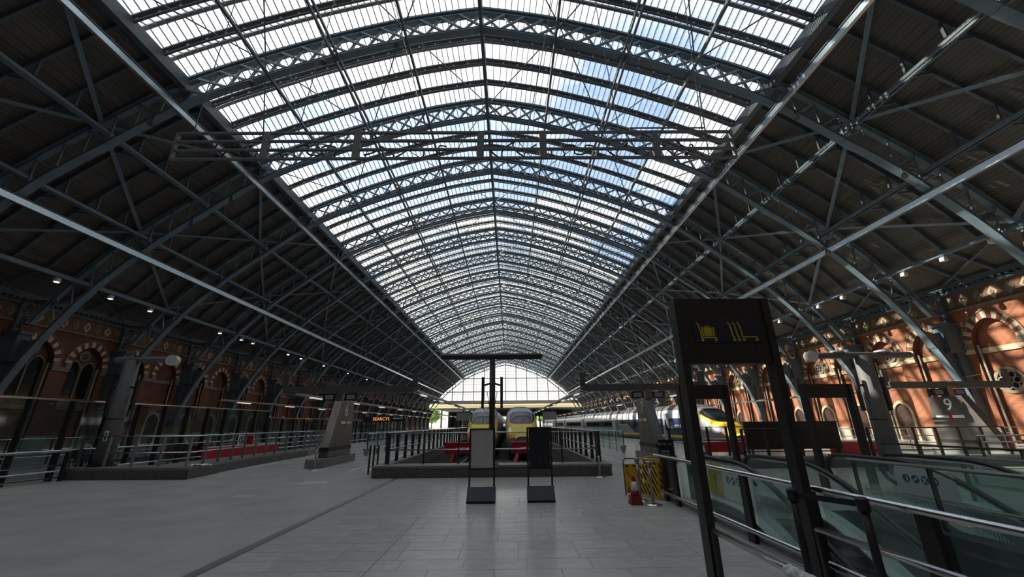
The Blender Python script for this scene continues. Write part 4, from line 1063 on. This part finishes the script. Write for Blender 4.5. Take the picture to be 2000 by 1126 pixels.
# ---- cone and barriers
t = thing('traffic_cone', 'red and white traffic cone standing beside the yellow barriers', 'cone', (4.6, 9.55, 0))
part('base', MB().prism([(-.125, -.125), (.125, -.125), (.125, .125), (-.125, .125)], 2, 0, .06).prism([(-.11, -.11), (.11, -.11), (.11, .11), (-.11, .11)], 2, .06, .17), CONE_R, t)
part('lower_band', MB().lathe([(.10, .17), (.078, .28)], n=20), CONE_R, t, smooth=True); part('reflective_band', MB().lathe([(.078, .28), (.048, .45)], n=20), M('white_reflective', (.72, .72, .74), .4), t, smooth=True)
part('tip', MB().lathe([(.048, .45), (.032, .51), (.030, .56), (.0, .565)], n=20), CONE_R, t, smooth=True)
def barrier(label, p0, p1, h, lean, stripes):
    a, b = V(p0), V(p1); d = (b-a); w = d.length; t = thing('folding_barrier', label, 'barrier', (a.x, a.y, 0), math.atan2(d.y, d.x), 'yellow folding barriers')
    part('frame', MB().path([(0, 0, 0), (0, lean*h*.93, h*.93), (.05, lean*h, h), (w-.05, lean*h, h), (w, lean*h*.93, h*.93), (w, 0, 0)], .016, 8), M('brown_red_tube', (.18, .04, .02), .5) if not stripes else BARY, t, smooth=True)
    z0, z1 = .05, h-.12
    part('panel', MB().add([(.025, lean*z0-.012, z0), (w-.025, lean*z0-.012, z0), (w-.025, lean*z1-.012, z1), (.025, lean*z1-.012, z1), (.025, lean*z0+.012, z0), (w-.025, lean*z0+.012, z0), (w-.025, lean*z1+.012, z1), (.025, lean*z1+.012, z1)], [(0,1,2,3), (7,6,5,4), (0,4,5,1), (1,5,6,2), (2,6,7,3), (3,7,4,0)]), BARY, t)
    def st(poly, mat, nm):
        # clip to the panel rectangle
        def clip(P, f, g):
            o = []
            for i in range(len(P)):
                p, q = P[i], P[(i+1) % len(P)]; fp, fq_ = f(p), f(q)
                if fp >= 0: o.append(p)
                if fp*fq_ < 0: k = fp/(fp-fq_); o.append((p[0]+(q[0]-p[0])*k, p[1]+(q[1]-p[1])*k))
            return o
        for f in (lambda p: p[0]-.04, lambda p: w-.04-p[0], lambda p: p[1]-z0-.02, lambda p: z1-.03-p[1]):
            poly = clip(poly, f, None)
            if len(poly) < 3: return
        vs = [(p[0], lean*p[1]-.0145, p[1]) for p in poly]+[(p[0], lean*p[1]-.012, p[1]) for p in poly]; n = len(poly)
        part(nm, MB().add(vs, [tuple(range(n))]+[(i, (i+1) % n, n+(i+1) % n, n+i) for i in range(n)]), mat, t)
    if stripes:
        for i in range(-8, 8): x = i*.105; st([(x, z1), (x+.05, z1), (x+.05+.42, z0), (x+.42, z0)], BLACK, 'stripe')
        for i, (x, z) in enumerate(((.07, .50), (.12, .30))): part('label', MB().box(x, x+.06, lean*z-.018, lean*z-.0145, z, z+.10), WHITE, t)
        for i in range(5): part('caption', MB().box(.24, .36, lean*.4-.018, lean*.4-.0145, .26+i*.045, .285+i*.045), BARY, t)
    else:
        for i in range(4): x = i*.19; st([(x, z1), (x+.09, z1), (x+.14, z1-.07), (x+.05, z1-.07)], BLACK, 'stripe')
        for i in range(3): x = -.3+i*.28; st([(x, z1-.12), (x+.10, z1-.12), (x+.10+.4, z0), (x+.4, z0)], M('ochre_stripe', (.42, .24, .02), .5), 'stripe')
        st([(.05, z0), (.12, z0), (.12, z0+.1), (.05, z0+.06)], BLACK, 'stripe')
    return t
barrier('yellow folding barrier panel with faint ochre stripes behind the cone', (4.70, 10.66), (5.24, 10.72), .82, .02, False)
barrier('yellow folding barrier panel with bold black stripes leaning by the balustrade', (5.02, 10.55), (5.30, 9.98), .84, .03, True)
barrier('yellow folding barrier seen edge on behind the striped one', (5.28, 10.8), (5.85, 10.95), .85, .02, True)
# ------------------------------------------------------------------ trains
T_SIL = M('silver_grey_livery', (.33, .335, .34), .28, .4, .06, 2); T_ROOF = M('dark_grey_train_roof', (.10, .105, .11), .45, .2)
T_YEL = M('train_yellow', (.80, .56, .03), .35); T_BLUE = M('train_navy_livery', (.018, .03, .085), .3); T_WHITE = M('train_white_silver', (.66, .67, .68), .22, .3)
T_GLASS = M('train_window_glass', (.012, .014, .018), .06); T_LOW = M('train_skirt_grey', (.15, .15, .15), .5); T_SHADE = M('train_blue_glass', (.012, .022, .035), .10, spec=.35)
ZT = [(-.25, .75), (0, 1.10), (.6, 1.48), (1.2, 1.78), (2.2, 2.33), (3.2, 2.76), (4.5, 3.10), (6, 3.26), (8, 3.30), (99, 3.30)]
WT = [(-.25, .60), (0, .88), (.5, 1.10), (1.2, 1.26), (2.2, 1.36), (3.5, 1.42), (99, 1.42)]
def lerp_tab(T, t):
    for (a, x), (b, y) in zip(T, T[1:]):
        if t <= b: return x+(y-x)*max(0, (t-a))/(b-a)
    return T[-1][1]
def sec(t, a, grow=0.):
    w = lerp_tab(WT, t)+grow; zt = lerp_tab(ZT, t)+grow; zb = -.62+(.25 if t < 0 else 0); e = 2/3.0
    c, s = math.cos(a), math.sin(a); zc = (zt+zb)/2; h = (zt-zb)/2
    return (w*math.copysign(abs(c)**e, c), zc+h*math.copysign(abs(s)**e, s))
NA = 56
def loft(ts, colour, grow=0., cap=True):
    mb = MB()
    for t in ts:
        for j in range(NA): x, z = sec(t, 2*PI*j/NA, grow); mb.v.append((x, t, z))
    for i in range(len(ts)-1):
        for j in range(NA):
            q = (i*NA+j, i*NA+(j+1) % NA, (i+1)*NA+(j+1) % NA, (i+1)*NA+j); mb.f.append(q)
            c = [sum(mb.v[k][m_] for k in q)/4 for m_ in range(3)]; mb.mi.append(colour(c[1], c[0], c[2]))
    if cap: mb.f.append(tuple(range(NA))); mb.mi.append(colour(0, 0, .5)); k = (len(ts)-1)*NA; mb.f.append(tuple(range(k, k+NA))); mb.mi.append(4)
    return mb
NOSE = [-.25, -.12, 0, .2, .4, .6, .9, 1.2, 1.5, 1.8, 2.2, 2.6, 3.0, 3.4, 3.8, 4.2, 4.6, 5, 5.5, 6, 7, 8]
MATL = [T_SIL, T_YEL, T_BLUE, T_WHITE, T_LOW, T_ROOF]
def patch(ts, amin, amax, grow, mat, name, parent, n=14):
    """a thin shell lying on the lofted nose between two angle limits that vary along t"""
    mb = MB()
    for t, a0, a1 in zip(ts, amin, amax):
        for i in range(n+1): x, z = sec(t, a0+(a1-a0)*i/n, grow); mb.v.append((x, t-grow*.6, z))
    for i in range(len(ts)-1):
        for j in range(n): a = i*(n+1)+j; mb.f.append((a, a+1, a+n+2, a+n+1)); mb.mi.append(0)
    return part(name, mb, mat, parent, smooth=True)
def windscreen(t, mat):
    ts = [1.05, 1.2, 1.4, 1.7, 2.1, 2.5, 2.9, 3.15]; w = [R(12), R(24), R(33), R(40), R(45), R(47), R(47), R(45)]
    patch(ts, [PI/2-x for x in w], [PI/2+x for x in w], .015, mat, 'windscreen', t)
    patch([3.15, 3.5, 3.9, 4.3], [PI/2-x for x in (R(45), R(44), R(40), R(30))], [PI/2+x for x in (R(45), R(44), R(40), R(30))], .012, MATS['silver_grey_livery'], 'brow_panel', t)
    part('wiper', MB().bar((0, 1.0, 1.80), (.1, 1.9, 2.34), .03, .03), BLACK, t)
M('lamp_glass_white', (.75, .75, .76), .1, emit=(1, 1, 1), estr=.15); M('tail_lamp_red', (.5, .01, .02), .2, emit=(1, .02, .03), estr=.5)
def head(t):
    for s in (-1, 1):
        a = R(38); 
        ts = [.35, .55, .8, 1.05]; lo = R(26); hi = R(44)
        if s > 0: patch(ts, [lo]*4, [hi]*4, .02, M('lamp_glass_white', (.75, .75, .76), .1, emit=(1, 1, 1), estr=.15), 'headlight', t, 4); patch(ts[:3], [R(20)]*3, [lo]*3, .022, M('tail_lamp_red', (.5, .01, .02), .2, emit=(1, .02, .03), estr=.5), 'tail_light', t, 3)
        else: patch(ts, [PI-hi]*4, [PI-lo]*4, .02, MATS['lamp_glass_white'], 'headlight', t, 4); patch(ts[:3], [PI-lo]*3, [PI-R(20)]*3, .022, MATS['tail_lamp_red'], 'tail_light', t, 3)
def col_front(t, x, z):
    if z < .62: return 0 if z > -.2 else 4
    if t < 3.3 and abs(x) < 1.30-.03*max(0, t-1) and z < 2.75: return 1
    if t < 1.0 and abs(x) < 1.05: return 1
    return 0 if t < 4 or z < 2.7 else 5
def centre_train(label, x, y):
    t = thing('high_speed_train', label, 'train', (x, y, 0))
    part('power_car', loft(NOSE+[12, 18, 22], col_front), MATL, t, smooth=True)
    windscreen(t, T_SHADE); head(t)
    part('nose_seam', MB().box(-1.0, 1.0, -.18, -.1, .58, .62), BLACK, t); part('emblem', MB().lathe([(.05, 0), (.05, .01)], n=10).shift((0, 0, 0)), T_WHITE, t).matrix_local = Matrix.Translation((0, .62, 1.53)) @ Matrix.Rotation(R(60), 4, 'X')
    part('coupler_cover', MB().box(-.5, .5, -.30, -.2, .05, .5), T_SIL, t)
    for i in range(5):
        y0 = 22.5+i*18.7; mb = loft([y0, y0+.01, y0+18.2], lambda t_, x_, z_: 5 if z_ > 2.7 else (4 if z_ < -.2 else (3 if z_ > 2.0 else 0)))
        c = part('coach', mb, MATL, t, smooth=False)
        for s in (-1, 1): part('window_band', MB().box(*sorted((s*1.40, s*1.432)), y0+1, y0+17, 1.15, 1.85), T_GLASS, c)
    part('undercarriage', MB().box(-1.1, 1.1, .8, 110, -.94, -.5), BLACK, t)
    return t
centre_train('silver high-speed train with yellow nose behind the dark lamp mast', -.42, 34.0)
centre_train('silver high-speed train with yellow nose behind the navy poster stand', 2.92, 33.6)
# the blue train beside platform 7
def col_blue(t, x, z):
    if z > 2.72: return 5
    if t < 4.3 and z > 1.35 and abs(x) < 1.22 and t > -.3: return 1
    if t < 1.6 and z > .75 and abs(x) < 1.0: return 1
    if t < 3.3+1.1*(z-.5): return 0
    if z < .42: return 4
    if z < .60: return 1
    if z < 2.12: return 2
    return 3
bt = thing('high_speed_train', 'navy blue and silver high-speed train with yellow nose, standing by platform 7', 'train', (18.85, 31.0, 0), R(4.0))
part('power_car', loft(NOSE+[9, 10, 11, 12, 14, 16, 18, 20, 22, 23], col_blue), MATL, bt, smooth=True)
windscreen(bt, T_GLASS); head(bt)
part('undercarriage', MB().box(-1.1, 1.1, .8, 23, -.94, -.5), BLACK, bt)
d0 = part('door', MB().box(-1.45, -1.40, 8.5, 9.3, -.1, 2.5), T_SIL, bt); part('door_window', MB().box(-1.458, -1.45, 8.75, 9.05, 1.0, 1.95), T_GLASS, d0)
part('door_frame', MB().box(-1.44, -1.40, 8.3, 8.5, -.1, 2.55), T_WHITE, bt); part('door_frame', MB().box(-1.44, -1.40, 9.3, 9.5, -.1, 2.55), T_WHITE, bt)
text('lettering', 'eurostar', .52, (-1.436, 6.35, 1.42), (0, -1, 0), (0, 0, 1), WHITE, bt, .003)
mb = MB()
for i in range(22):
    a, b = 2*PI*i/24+.3, 2*PI*(i+1)/24+.3
    mb.prism([(7.75+r_*math.cos(q_), 1.42+r_*1.15*math.sin(q_)) for r_, q_ in ((.20, a), (.25, a), (.25, b), (.20, b))], 0, -1.436, -1.43)
mb.prism([(7.75, 1.54), (7.82, 1.42), (7.75, 1.30), (7.68, 1.42)], 0, -1.436, -1.43); part('emblem', mb, WHITE, bt)
for y, l_ in ((12.6, 1.1), (16.5, .9), (20.5, 1.0)): part('grille', MB().box(-1.432, -1.42, y, y+l_, 1.15, 1.8), T_SHADE, bt)
part('silver_flash', MB().prism([(17.5, .62), (22.8, .62), (22.8, 1.5), (19.6, 1.5)], 0, -1.436, -1.425), T_SIL, bt)
part('yellow_flash', MB().prism([(17.3, .62), (17.5, .62), (19.6, 1.5), (22.8, 1.5), (22.8, 1.58), (19.5, 1.58)], 0, -1.439, -1.43), T_YEL, bt)
part('roof_pod', MB().box(-.7, .7, 12, 21, 3.25, 3.5), T_ROOF, bt)
# coaches following the curved track
cx_, cy_, ang = 18.85-math.sin(R(4.0))*23.3, 31+math.cos(R(4.0))*23.3, R(4.0)
for i, da in enumerate((R(-.6), R(-.9), R(-1.0), R(-1.0), R(-.5))):
    ang += da
    mb = loft([8.0, 8.01, 26.0], lambda t_, x_, z_: 5 if z_ > 2.75 else (4 if z_ < .42 else (1 if z_ < .56 and False else (3 if z_ > 2.05 else 0))))
    mb.shift((0, -8, 0)); c = part('coach', mb, MATL, bt)
    rel = Matrix.Rotation(-R(4.0), 4, 'Z') @ Matrix.Translation((cx_-18.85, cy_-31, 0)) @ Matrix.Rotation(ang, 4, 'Z'); c.matrix_local = rel
    for s in (-1, 1): part('window_band', MB().box(*sorted((s*1.40, s*1.436)), 2.2, 16.2, 1.2, 1.95), T_GLASS, c)
    part('door', MB().box(-1.445, -1.40, .6, 1.5, -.1, 2.4), T_WHITE, c)
    part('gangway', MB().box(-1.2, 1.2, -.45, 0, -.4, 3.1), BLACK, c); part('bogie', MB().box(-1.1, 1.1, .5, 17.5, -.94, -.5), BLACK, c)
    cx_ -= math.sin(ang)*18.45; cy_ += math.cos(ang)*18.45
# ------------------------------------------------------------------ buffer stops
def buffer_stop(label, x, y, w=1.9):
    t = thing('buffer_stop', label, 'buffer stop', (x, y, -1.05))
    part('cross_beam', MB().box(-w/2, w/2, -.2, .2, 1.15, 1.75), RED, t)
    part('mark', MB().prism([(-.42, 1.40), (.1, 1.46), (.05, 1.50), (-.42, 1.46)], 1, -.206, -.2).prism([(.12, 1.42), (.42, 1.40), (.2, 1.52)], 1, -.206, -.2), WHITE, t)
    for s in (-1, 1):
        part('strut', MB().bar((s*.55, -.1, 1.2), (s*.85, -.75, 0), .16, .16), RED, t); part('strut', MB().bar((s*.55, .1, 1.2), (s*.85, .9, 0), .16, .16), RED, t)
        part('buffer', MB().path([(s*.75, .2, 1.45), (s*.75, .6, 1.45), (s*.75, .61, 1.45), (s*.75, .66, 1.45)], [.1, .1, .24, .24], 12), BLACK, t)
    return t
buffer_stop('red buffer stop in the central well behind the grey poster stand', -.72, 24.5, 2.2); buffer_stop('red buffer stop with white mark behind the navy poster stand', 2.92, 24.5, 1.9)
buffer_stop('red buffer stop at the nose of the blue train', 18.9, 28.9, 2.2); buffer_stop('red buffer stop in the well behind the glass screens', -16.5, 24.6, 2.4)
def redbox(label, x0, x1, y0, y1, h):
    t = thing('red_barrier', label, 'barrier', ((x0+x1)/2, y0, 0)); w = (x1-x0)/2
    part('panel', MB().box(-w, w, 0, y1-y0, .12, h), RED, t); part('rail', MB().box(-w, w, -.03, y1-y0, h, h+.06), T_WHITE, t)
    for s in (-1, 1): part('foot', MB().box(s*w-.08*(1+s)/1-.0, s*w+.08*(1-s)/1+.0, -.2, y1-y0+.2, 0, .12), BLACK, t)
redbox('low red barrier on the platform below the blue train', 12.6, 14.6, 23.2, 23.4, .75); redbox('low red barrier on the platform beside pillar 9', 26.6, 28.8, 22.5, 22.7, .95)
redbox('low red barrier between the far mast and the sunlit wall', 17.5, 20.0, 20.5, 20.7, .7); redbox('low red hoarding on the platform behind the corner railing', -12.6, -12.4, 20.2, 26.4, .72)
# ------------------------------------------------------------------ plinth and railings on the sunlit side
t = thing('stone_plinth', 'low grey plinth carrying railings beyond the escalators', 'plinth', (11.8, 16.2, 0))
part('core', MB().box(-1.6, 18, 0, .7, 0, .29), PLINTH, t); part('coping', MB().box(-1.62, 18.02, -.02, .72, .29, .37), COPING, t)
railing('guard_railing', 'bronze guard railing with flat posts between pillar 7 and the blue train', [(10.3, 22.2), (16.4, 22.2)], 0, (.7, 1.42), .98, (.05, .12), pm=BRONZE)
railing('guard_railing', 'bronze guard railing with flat posts to one side of the thick far mast', [(11.0, 16.5), (14.7, 16.5)], .37, (.2, 1.02), .95, (.05, .10), rm=BRONZE)
railing('guard_railing', 'bronze guard railing with flat posts in front of pillar 9', [(16.0, 16.5), (21.4, 16.5)], .37, (.2, 1.02), .95, (.05, .10), rm=BRONZE)
railing('guard_railing', 'pale steel railing along the foot of the sunlit wall', [(20, 23.6), (34.5, 23.6)], 0, (.5, .85, 1.25), 1.5, (.05, .05), pm=STEEL)
railing('guard_railing', 'steel railing with long top rail near the sunlit wall', [(17.5, 14.0), (26, 14.0)], 0, (.95, 1.15), 2.1, (.06, .06))
gbal('green glass balustrade panels standing in front of pillar 9', 18.6, 9.8, 13.7, 1.0, 1.3, 0, BRONZE); gbal('green glass balustrade panels beyond the escalator void', 14.2, 9.0, 14.0, .95, 1.25, 0, BRONZE)
for x, y, lab in ((13.1, 18.3, 'wide black display board standing beside the portal sign'), (15.2, 18.2, 'narrow black display board next to the wide one')):
    w = .95 if 'wide' in lab else .55
    t = thing('display_board', lab, 'display board', (x, y, 0)); part('board', MB().box(-w, w, -.05, .05, .55, 1.62), BLACK, t); part('frame', MB().box(-w-.03, w+.03, -.06, .06, 1.62, 1.67), BRONZE, t)
    for s in (-1, 1): part('leg', MB().box(s*w*.8-.04, s*w*.8+.04, -.04, .04, 0, .55), BRONZE, t); part('foot', MB().box(s*w*.8-.05, s*w*.8+.05, -.3, .3, 0, .05), BRONZE, t)
# ------------------------------------------------------------------ hanging sign frame seen from behind
t = thing('hanging_sign_frame', 'long suspended grey frame with dark tubes seen from behind, hung under the glazing', 'sign frame', (0, 11.6, 10.42))
FG = M('dark_grey_frame', (.13, .135, .14), .5, .2)
for z in (.03, .40, .77, 1.12): part('rail', MB().box(-9.82, 9.92, -.05, .05, z-.035, z+.035), FG, t)
for x in (-9.80, -6.63, -3.43, .93, 3.14, 7.15, 9.90): part('upright', MB().box(x-(.12 if abs(x) < 9 else .04), x+(.12 if abs(x) < 9 else .04), -.06, .06, 0, 1.15), FG, t)
random.seed(21); TB = M('unlit_dark_tube', (.05, .035, .035), .3)
for x0, x1 in ((-8.6, -6.9), (-6.2, -4.0), (-3.1, -.3), (1.2, 2.8), (3.5, 5.2), (5.4, 6.9), (7.4, 8.8)):
    n = 40; pts = []; ph = random.uniform(0, 6); fr_ = random.uniform(2.0, 3.2); am = random.uniform(.22, .34)
    for i in range(n+1):
        u = i/n; pts.append((x0+(x1-x0)*u+.12*math.sin(2*PI*fr_*u*2+ph), .16+.04*math.sin(9*u), .48+am*math.sin(2*PI*fr_*u+ph)+.1*math.cos(11*u)))
    part('bent_tube', MB().path(pts, .03, 6), TB, t, smooth=True)
part('cable_loop', MB().path([(-8.3+.9*u/12, .1, .36-.3*math.sin(PI*u/12)) for u in range(13)], .018, 5), TB, t); part('cable_loop', MB().path([(-7.2+.7*u/12, .1, .36-.25*math.sin(PI*u/12)) for u in range(13)], .018, 5), TB, t)
part('top_cable_tray', MB().path([(6.3, 0, 1.16), (6.3, 0, 1.3), (9.0, 0, 1.3)], .03, 6), FG, t)
for x, x2, yy2 in ((-9.3, -10.5, 1.36), (-5.6, -5.5, 1.36), (-1.0, -5.5, 1.36), (2.6, 5.5, 1.36), (5.9, 5.5, 1.36), (8.9, 10.5, 1.36)):
    zt = prof(s_of_x(abs(x2)))[1]; part('suspension_cable', MB().tube((x, 0, 1.12), (x2, yy2, zt-10.42), .018, 5), BLACK, t)
# ------------------------------------------------------------------ roof lamps
def floodlight(label, x, y, z, lit, group, sgn):
    t = thing('floodlight', label, 'floodlight', (x, y, z), 0, group)
    part('yoke', MB().box(-.03, .03, -.14, .14, -.16, .0), IRON_D, t)
    part('housing', MB().prism([(-.17, -.42), (.17, -.42), (.13, -.14), (-.13, -.14)], 1, -.16, .16), M('pale_lamp_housing', (.55, .56, .55), .45), t)
    part('lens', MB().lathe([(.01, -.445), (.15, -.44), (.15, -.42)], n=12), M('lit_lamp_lens', (1, .97, .9), .4, emit=(1, .95, .85), estr=14.) if lit else MATS['pale_lamp_lens'], t)
x, z = prof(PUR[2], .85)
yy = 22.6; i = 0
while yy < 75:
    floodlight('unlit pale floodlight hanging from the purlin above the sunlit wall', x-.1, yy, z-.08, False, 'unlit floodlights over the sunlit wall', 1); i += 1; yy = 22.6+i*2.98
def y_on_line(px, X, Z):
    """depth of the point of the purlin that a lamp marks"""
    lo, hi = 5., 200.
    for _ in range(50):
        mid = (lo+hi)/2
        if (proj(V((X, mid, Z)))[0] < px) == (X < 0): lo = mid
        else: hi = mid
    return lo
for y_ in (18.6, 21.9, 24.7, 28.6, 32.9, 36.9, 40.0, 46.6, 50.6, 53.0, 62.0, 66.0, 74.5, 86.0, 98):
    floodlight('lit round floodlight on the purlin above the shaded wall', -x+.1, y_, z-.08, True, 'lit floodlights over the shaded wall', -1)
def spot(label, x, y, z, dx=0):
    t = thing('spotlight', label, 'spotlight', (x, y, z), 0, 'spotlights hung from the nearest trusses')
    part('bracket', MB().box(-.03, .03, -.03, .03, -.35, 0), BLACK, t); part('body', MB().path([(0, 0, -.32), (dx, -.12, -.55), (dx*1.8, -.2, -.72)], [.10, .14, .18], 12), M('lamp_body_dark', (.06, .065, .07), .4), t)
    part('arm', MB().bar((-.14, 0, -.36), (.14, 0, -.36), .04, .04), BLACK, t)
for xx_ in (-15.9, -11.2, -6.2, 6.1, 11.3): p = prof(s_of_x(abs(xx_))*(1 if xx_ > 0 else -1)); spot('dark spotlight hung under the lattice truss', p[0], TY(0)-.3, p[1]-.02, .05)
for kk, xx_ in ((0, 27.4), (0, 21.6), (1, 28.9), (-1, 25.4), (0, -22), (1, -22.5), (1, -25.4)):
    p = prof(s_of_x(abs(xx_))*(1 if xx_ > 0 else -1)); spot('dark spotlight hung under the lattice truss', p[0], TY(kk)-.3, p[1]-.02, -.1 if xx_ > 0 else .1)
# ------------------------------------------------------------------ illuminated bar sign
t = thing('bar_sign', 'long black canopy sign with orange lit letters on the unlit platform', 'sign', (-12.1, 40, 1.95))
part('canopy', MB().prism([(0, .15), (.3, 0), (3.9, .06), (4.1, .3), (3.9, .52), (.2, .5)], 1, -.2, .2), BLACK, t)
text('lettering', 'SEARCYS', .40, (1.75, -.21, .30), (1, 0, 0), (0, 0, 1), M('orange_lit_letters', (.9, .35, .08), .4, emit=(1, .38, .08), estr=.9), t, .01)
part('light_bar', MB().box(2.9, 3.8, -.23, -.2, .3, .42), MATS['pale_lamp_lens'], t)
for x in (.6, 3.4): part('post', MB().box(x-.05, x+.05, -.05, .05, -1.95, .1), BRONZE, t)
# ------------------------------------------------------------------ people behind the glass screen
def skin(name, pts, edges, mat, parent, sub=1):
    me = bpy.data.meshes.new(name); me.from_pydata([p[:3] for p in pts], edges, []); me.materials.append(mat); o = link(name, me, parent)
    md = o.modifiers.new('skin', 'SKIN'); md.use_smooth_shade = True
    for v, p in zip(me.skin_vertices[0].data, pts): v.radius = (p[3], p[4] if len(p) > 4 else p[3])
    me.skin_vertices[0].data[0].use_root = True
    sb = o.modifiers.new('sub', 'SUBSURF'); sb.levels = sb.render_levels = sub
    return o
SKINM = M('skin_tone', (.42, .27, .2), .55); HAIR = M('dark_hair', (.02, .016, .013), .6)
def person(label, x, y, rz, top, low, zs=.48):
    """seated person, facing local +y"""
    t = thing('person', label, 'person', (x, y, 0), rz)
    B = [(0, 0, zs+.08, .13, .11), (0, -.02, zs+.25, .12, .10), (0, -.02, zs+.42, .14, .10), (0, 0, zs+.54, .09, .08), (0, .01, zs+.62, .05), (0, .03, zs+.68, .06), (0, .04, zs+.77, .085, .095), (0, .03, zs+.85, .06, .07)]
    E_ = [(i, i+1) for i in range(7)]
    for s in (-1, 1):
        k = len(B); B += [(s*.18, 0, zs+.50, .055), (s*.24, .04, zs+.26, .045), (s*.17, .27, zs+.20, .035), (s*.11, .36, zs+.22, .03), (s*.10, .42, zs+.21, .018)]
        E_ += [(3, k), (k, k+1), (k+1, k+2), (k+2, k+3), (k+3, k+4)]
        for f in range(4): B.append((s*.10+(f-1.5)*.018, .46+.012*(f in (1, 2)), zs+.195, .008)); E_.append((k+4, len(B)-1))
        B.append((s*.06, .38, zs+.235, .009)); E_.append((k+3, len(B)-1))
        k = len(B); B += [(s*.10, .04, zs+.06, .095), (s*.13, .42, zs+.05, .065), (s*.13, .44, .10, .045), (s*.13, .56, .04, .035)]
        E_ += [(0, k), (k, k+1), (k+1, k+2), (k+2, k+3)]
    skin('body', B, E_, SKINM, t)
    Sh = [(0, 0, zs+.06, .15, .125), (0, -.02, zs+.25, .14, .12), (0, -.02, zs+.42, .16, .12), (0, 0, zs+.535, .105, .095)]; Es = [(0, 1), (1, 2), (2, 3)]
    for s in (-1, 1): k = len(Sh); Sh += [(s*.18, 0, zs+.50, .068), (s*.24, .04, zs+.27, .06), (s*.20, .17, zs+.23, .052)]; Es += [(3, k), (k, k+1), (k+1, k+2)]
    skin('shirt', Sh, Es, top, t)
    Tr = [(0, .0, zs+.05, .135, .12)]; Et = []
    for s in (-1, 1): k = len(Tr); Tr += [(s*.10, .05, zs+.06, .108), (s*.13, .42, zs+.05, .078), (s*.13, .44, .14, .058)]; Et += [(0, k), (k, k+1), (k+1, k+2)]
    skin('trousers', Tr, Et, low, t)
    hr_ = MB().lathe([(.085, -.02), (.103, .03), (.098, .08), (.065, .125), (.01, .14)], (0, .015, zs+.745), 14); part('hair', hr_, HAIR, t, smooth=True)
    part('nose', MB().lathe([(.014, 0), (.010, .03), (.004, .045)], (0, .135, zs+.745), 6), SKINM, t)
    part('eyes', MB().box(-.04, -.02, .122, .13, zs+.785, zs+.795).box(.02, .04, .122, .13, zs+.785, zs+.795), BLACK, t, kind='stuff'); part('mouth', MB().box(-.022, .022, .118, .124, zs+.715, zs+.722), M('lip', (.3, .1, .09), .5), t)
    return t
def chair(label, x, y, rz, zs=.46):
    t = thing('chair', label, 'chair', (x, y, 0), rz); part('seat', MB().box(-.22, .22, -.22, .24, zs-.05, zs-.01), BRONZE, t); part('backrest', MB().box(-.21, .21, -.26, -.235, zs+.1, zs+.40), BRONZE, t)
    for sx in (-.2, .2):
        for sy in (-.2, .22): part('leg', MB().box(sx-.016, sx+.016, sy-.016, sy+.016, 0, zs-.05), BRONZE, t)
        part('back_post', MB().box(sx-.014, sx+.014, -.262, -.236, zs-.02, zs+.4), BRONZE, t)
CW = M('white_cotton', (.62, .63, .64), .8); CT_ = M('teal_cotton', (.06, .24, .30), .8); CD = M('dark_cloth', (.03, .03, .035), .85)
person('person in a white top sitting with back turned behind the tall glass screen', -15.0, 17.0, R(20), CW, CD); chair('dark metal chair under the person in white', -15.0, 17.0, R(20))
person('person in a teal top sitting behind the railing notice', -14.2, 20.8, R(60), CT_, CD); chair('dark metal chair under the person in teal', -14.2, 20.8, R(60))
person('person in dark clothes sitting by the unlit wall', -18.5, 20.6, R(-30), CD, CD); chair('dark metal chair under the person in dark clothes', -18.5, 20.6, R(-30))
# ------------------------------------------------------------------ beyond the far end
gr_ = struct('floor_outside', MB().box(-400, 400, YN+60, 900, -2, -1.05), M('outside_ground', (.16, .16, .14), .9), 'ground and tracks beyond the station')
LEAF = M('sunlit_leaves', (.26, .42, .06), .7, 0, .35, 3)
random.seed(5)
for i, (x, y, h) in enumerate(((-42.5, 238, 12.5), (-30, 452, 17), (-44, 458, 19), (-14, 470, 13), (4, 466, 14), (20, 460, 13), (36, 455, 16), (-60, 470, 22), (54, 470, 20))):
    t = thing('tree', 'sunlit green tree standing beyond the far end of the station', 'tree', (x, y, -1.1), 0, 'trees beyond the station')
    part('trunk', MB().tube((0, 0, 0), (0, 0, h*.5), .4, 8, .2), M('bark', (.1, .07, .05), .9), t)
    mb = MB()
    for _ in range(900):
        a = random.uniform(0, 2*PI); b = random.uniform(-1, 1); r = h*.36*random.uniform(.6, 1.1); p = V((r*math.cos(a)*math.sqrt(1-b*b), r*math.sin(a)*math.sqrt(1-b*b), h*.65+r*b*.9)); s = random.uniform(.3, .7)
        u = V((random.uniform(-1, 1), random.uniform(-1, 1), random.uniform(-1, 1))).normalized()*s; w = u.orthogonal().normalized()*s; mb.quad(p-u, p-w, p+u, p+w)
    part('foliage', mb, LEAF, t, kind='stuff')

# platform information boards in the distance
for x, y, lab in ((-4.2, 55, 'small grey information board on posts near the train behind the lamp mast'), (7.2, 55, 'small grey information board on posts near the train behind the navy stand')):
    t = thing('information_board', lab, 'board', (x, y, 0)); part('board', MB().box(-.9, .9, -.1, .1, 2.2, 3.2), T_SIL, t); part('bezel', MB().box(-.95, .95, -.08, .12, 3.2, 3.3), BLACK, t)
    for s in (-1, 1): part('post', MB().box(s*.8-.06, s*.8+.06, -.06, .06, 0, 2.2), BRONZE, t)

for pa, a, b in ((PI6, (-11.3, 15.95, 4.27), (-9.1, 20.0, 4.05)), (PI9, (17.4, 15.2, 4.1), (20.9, 20.3, 4.0)), (PI9, (36.2, 26.0, 4.6), (27.1, 20.3, 4.05))):
    m_ = (V(a)+V(b))/2-V((0, 0, .08)); part('span_wire', MB().path([a, m_, b], .014, 5), BLACK, pa, world=True)
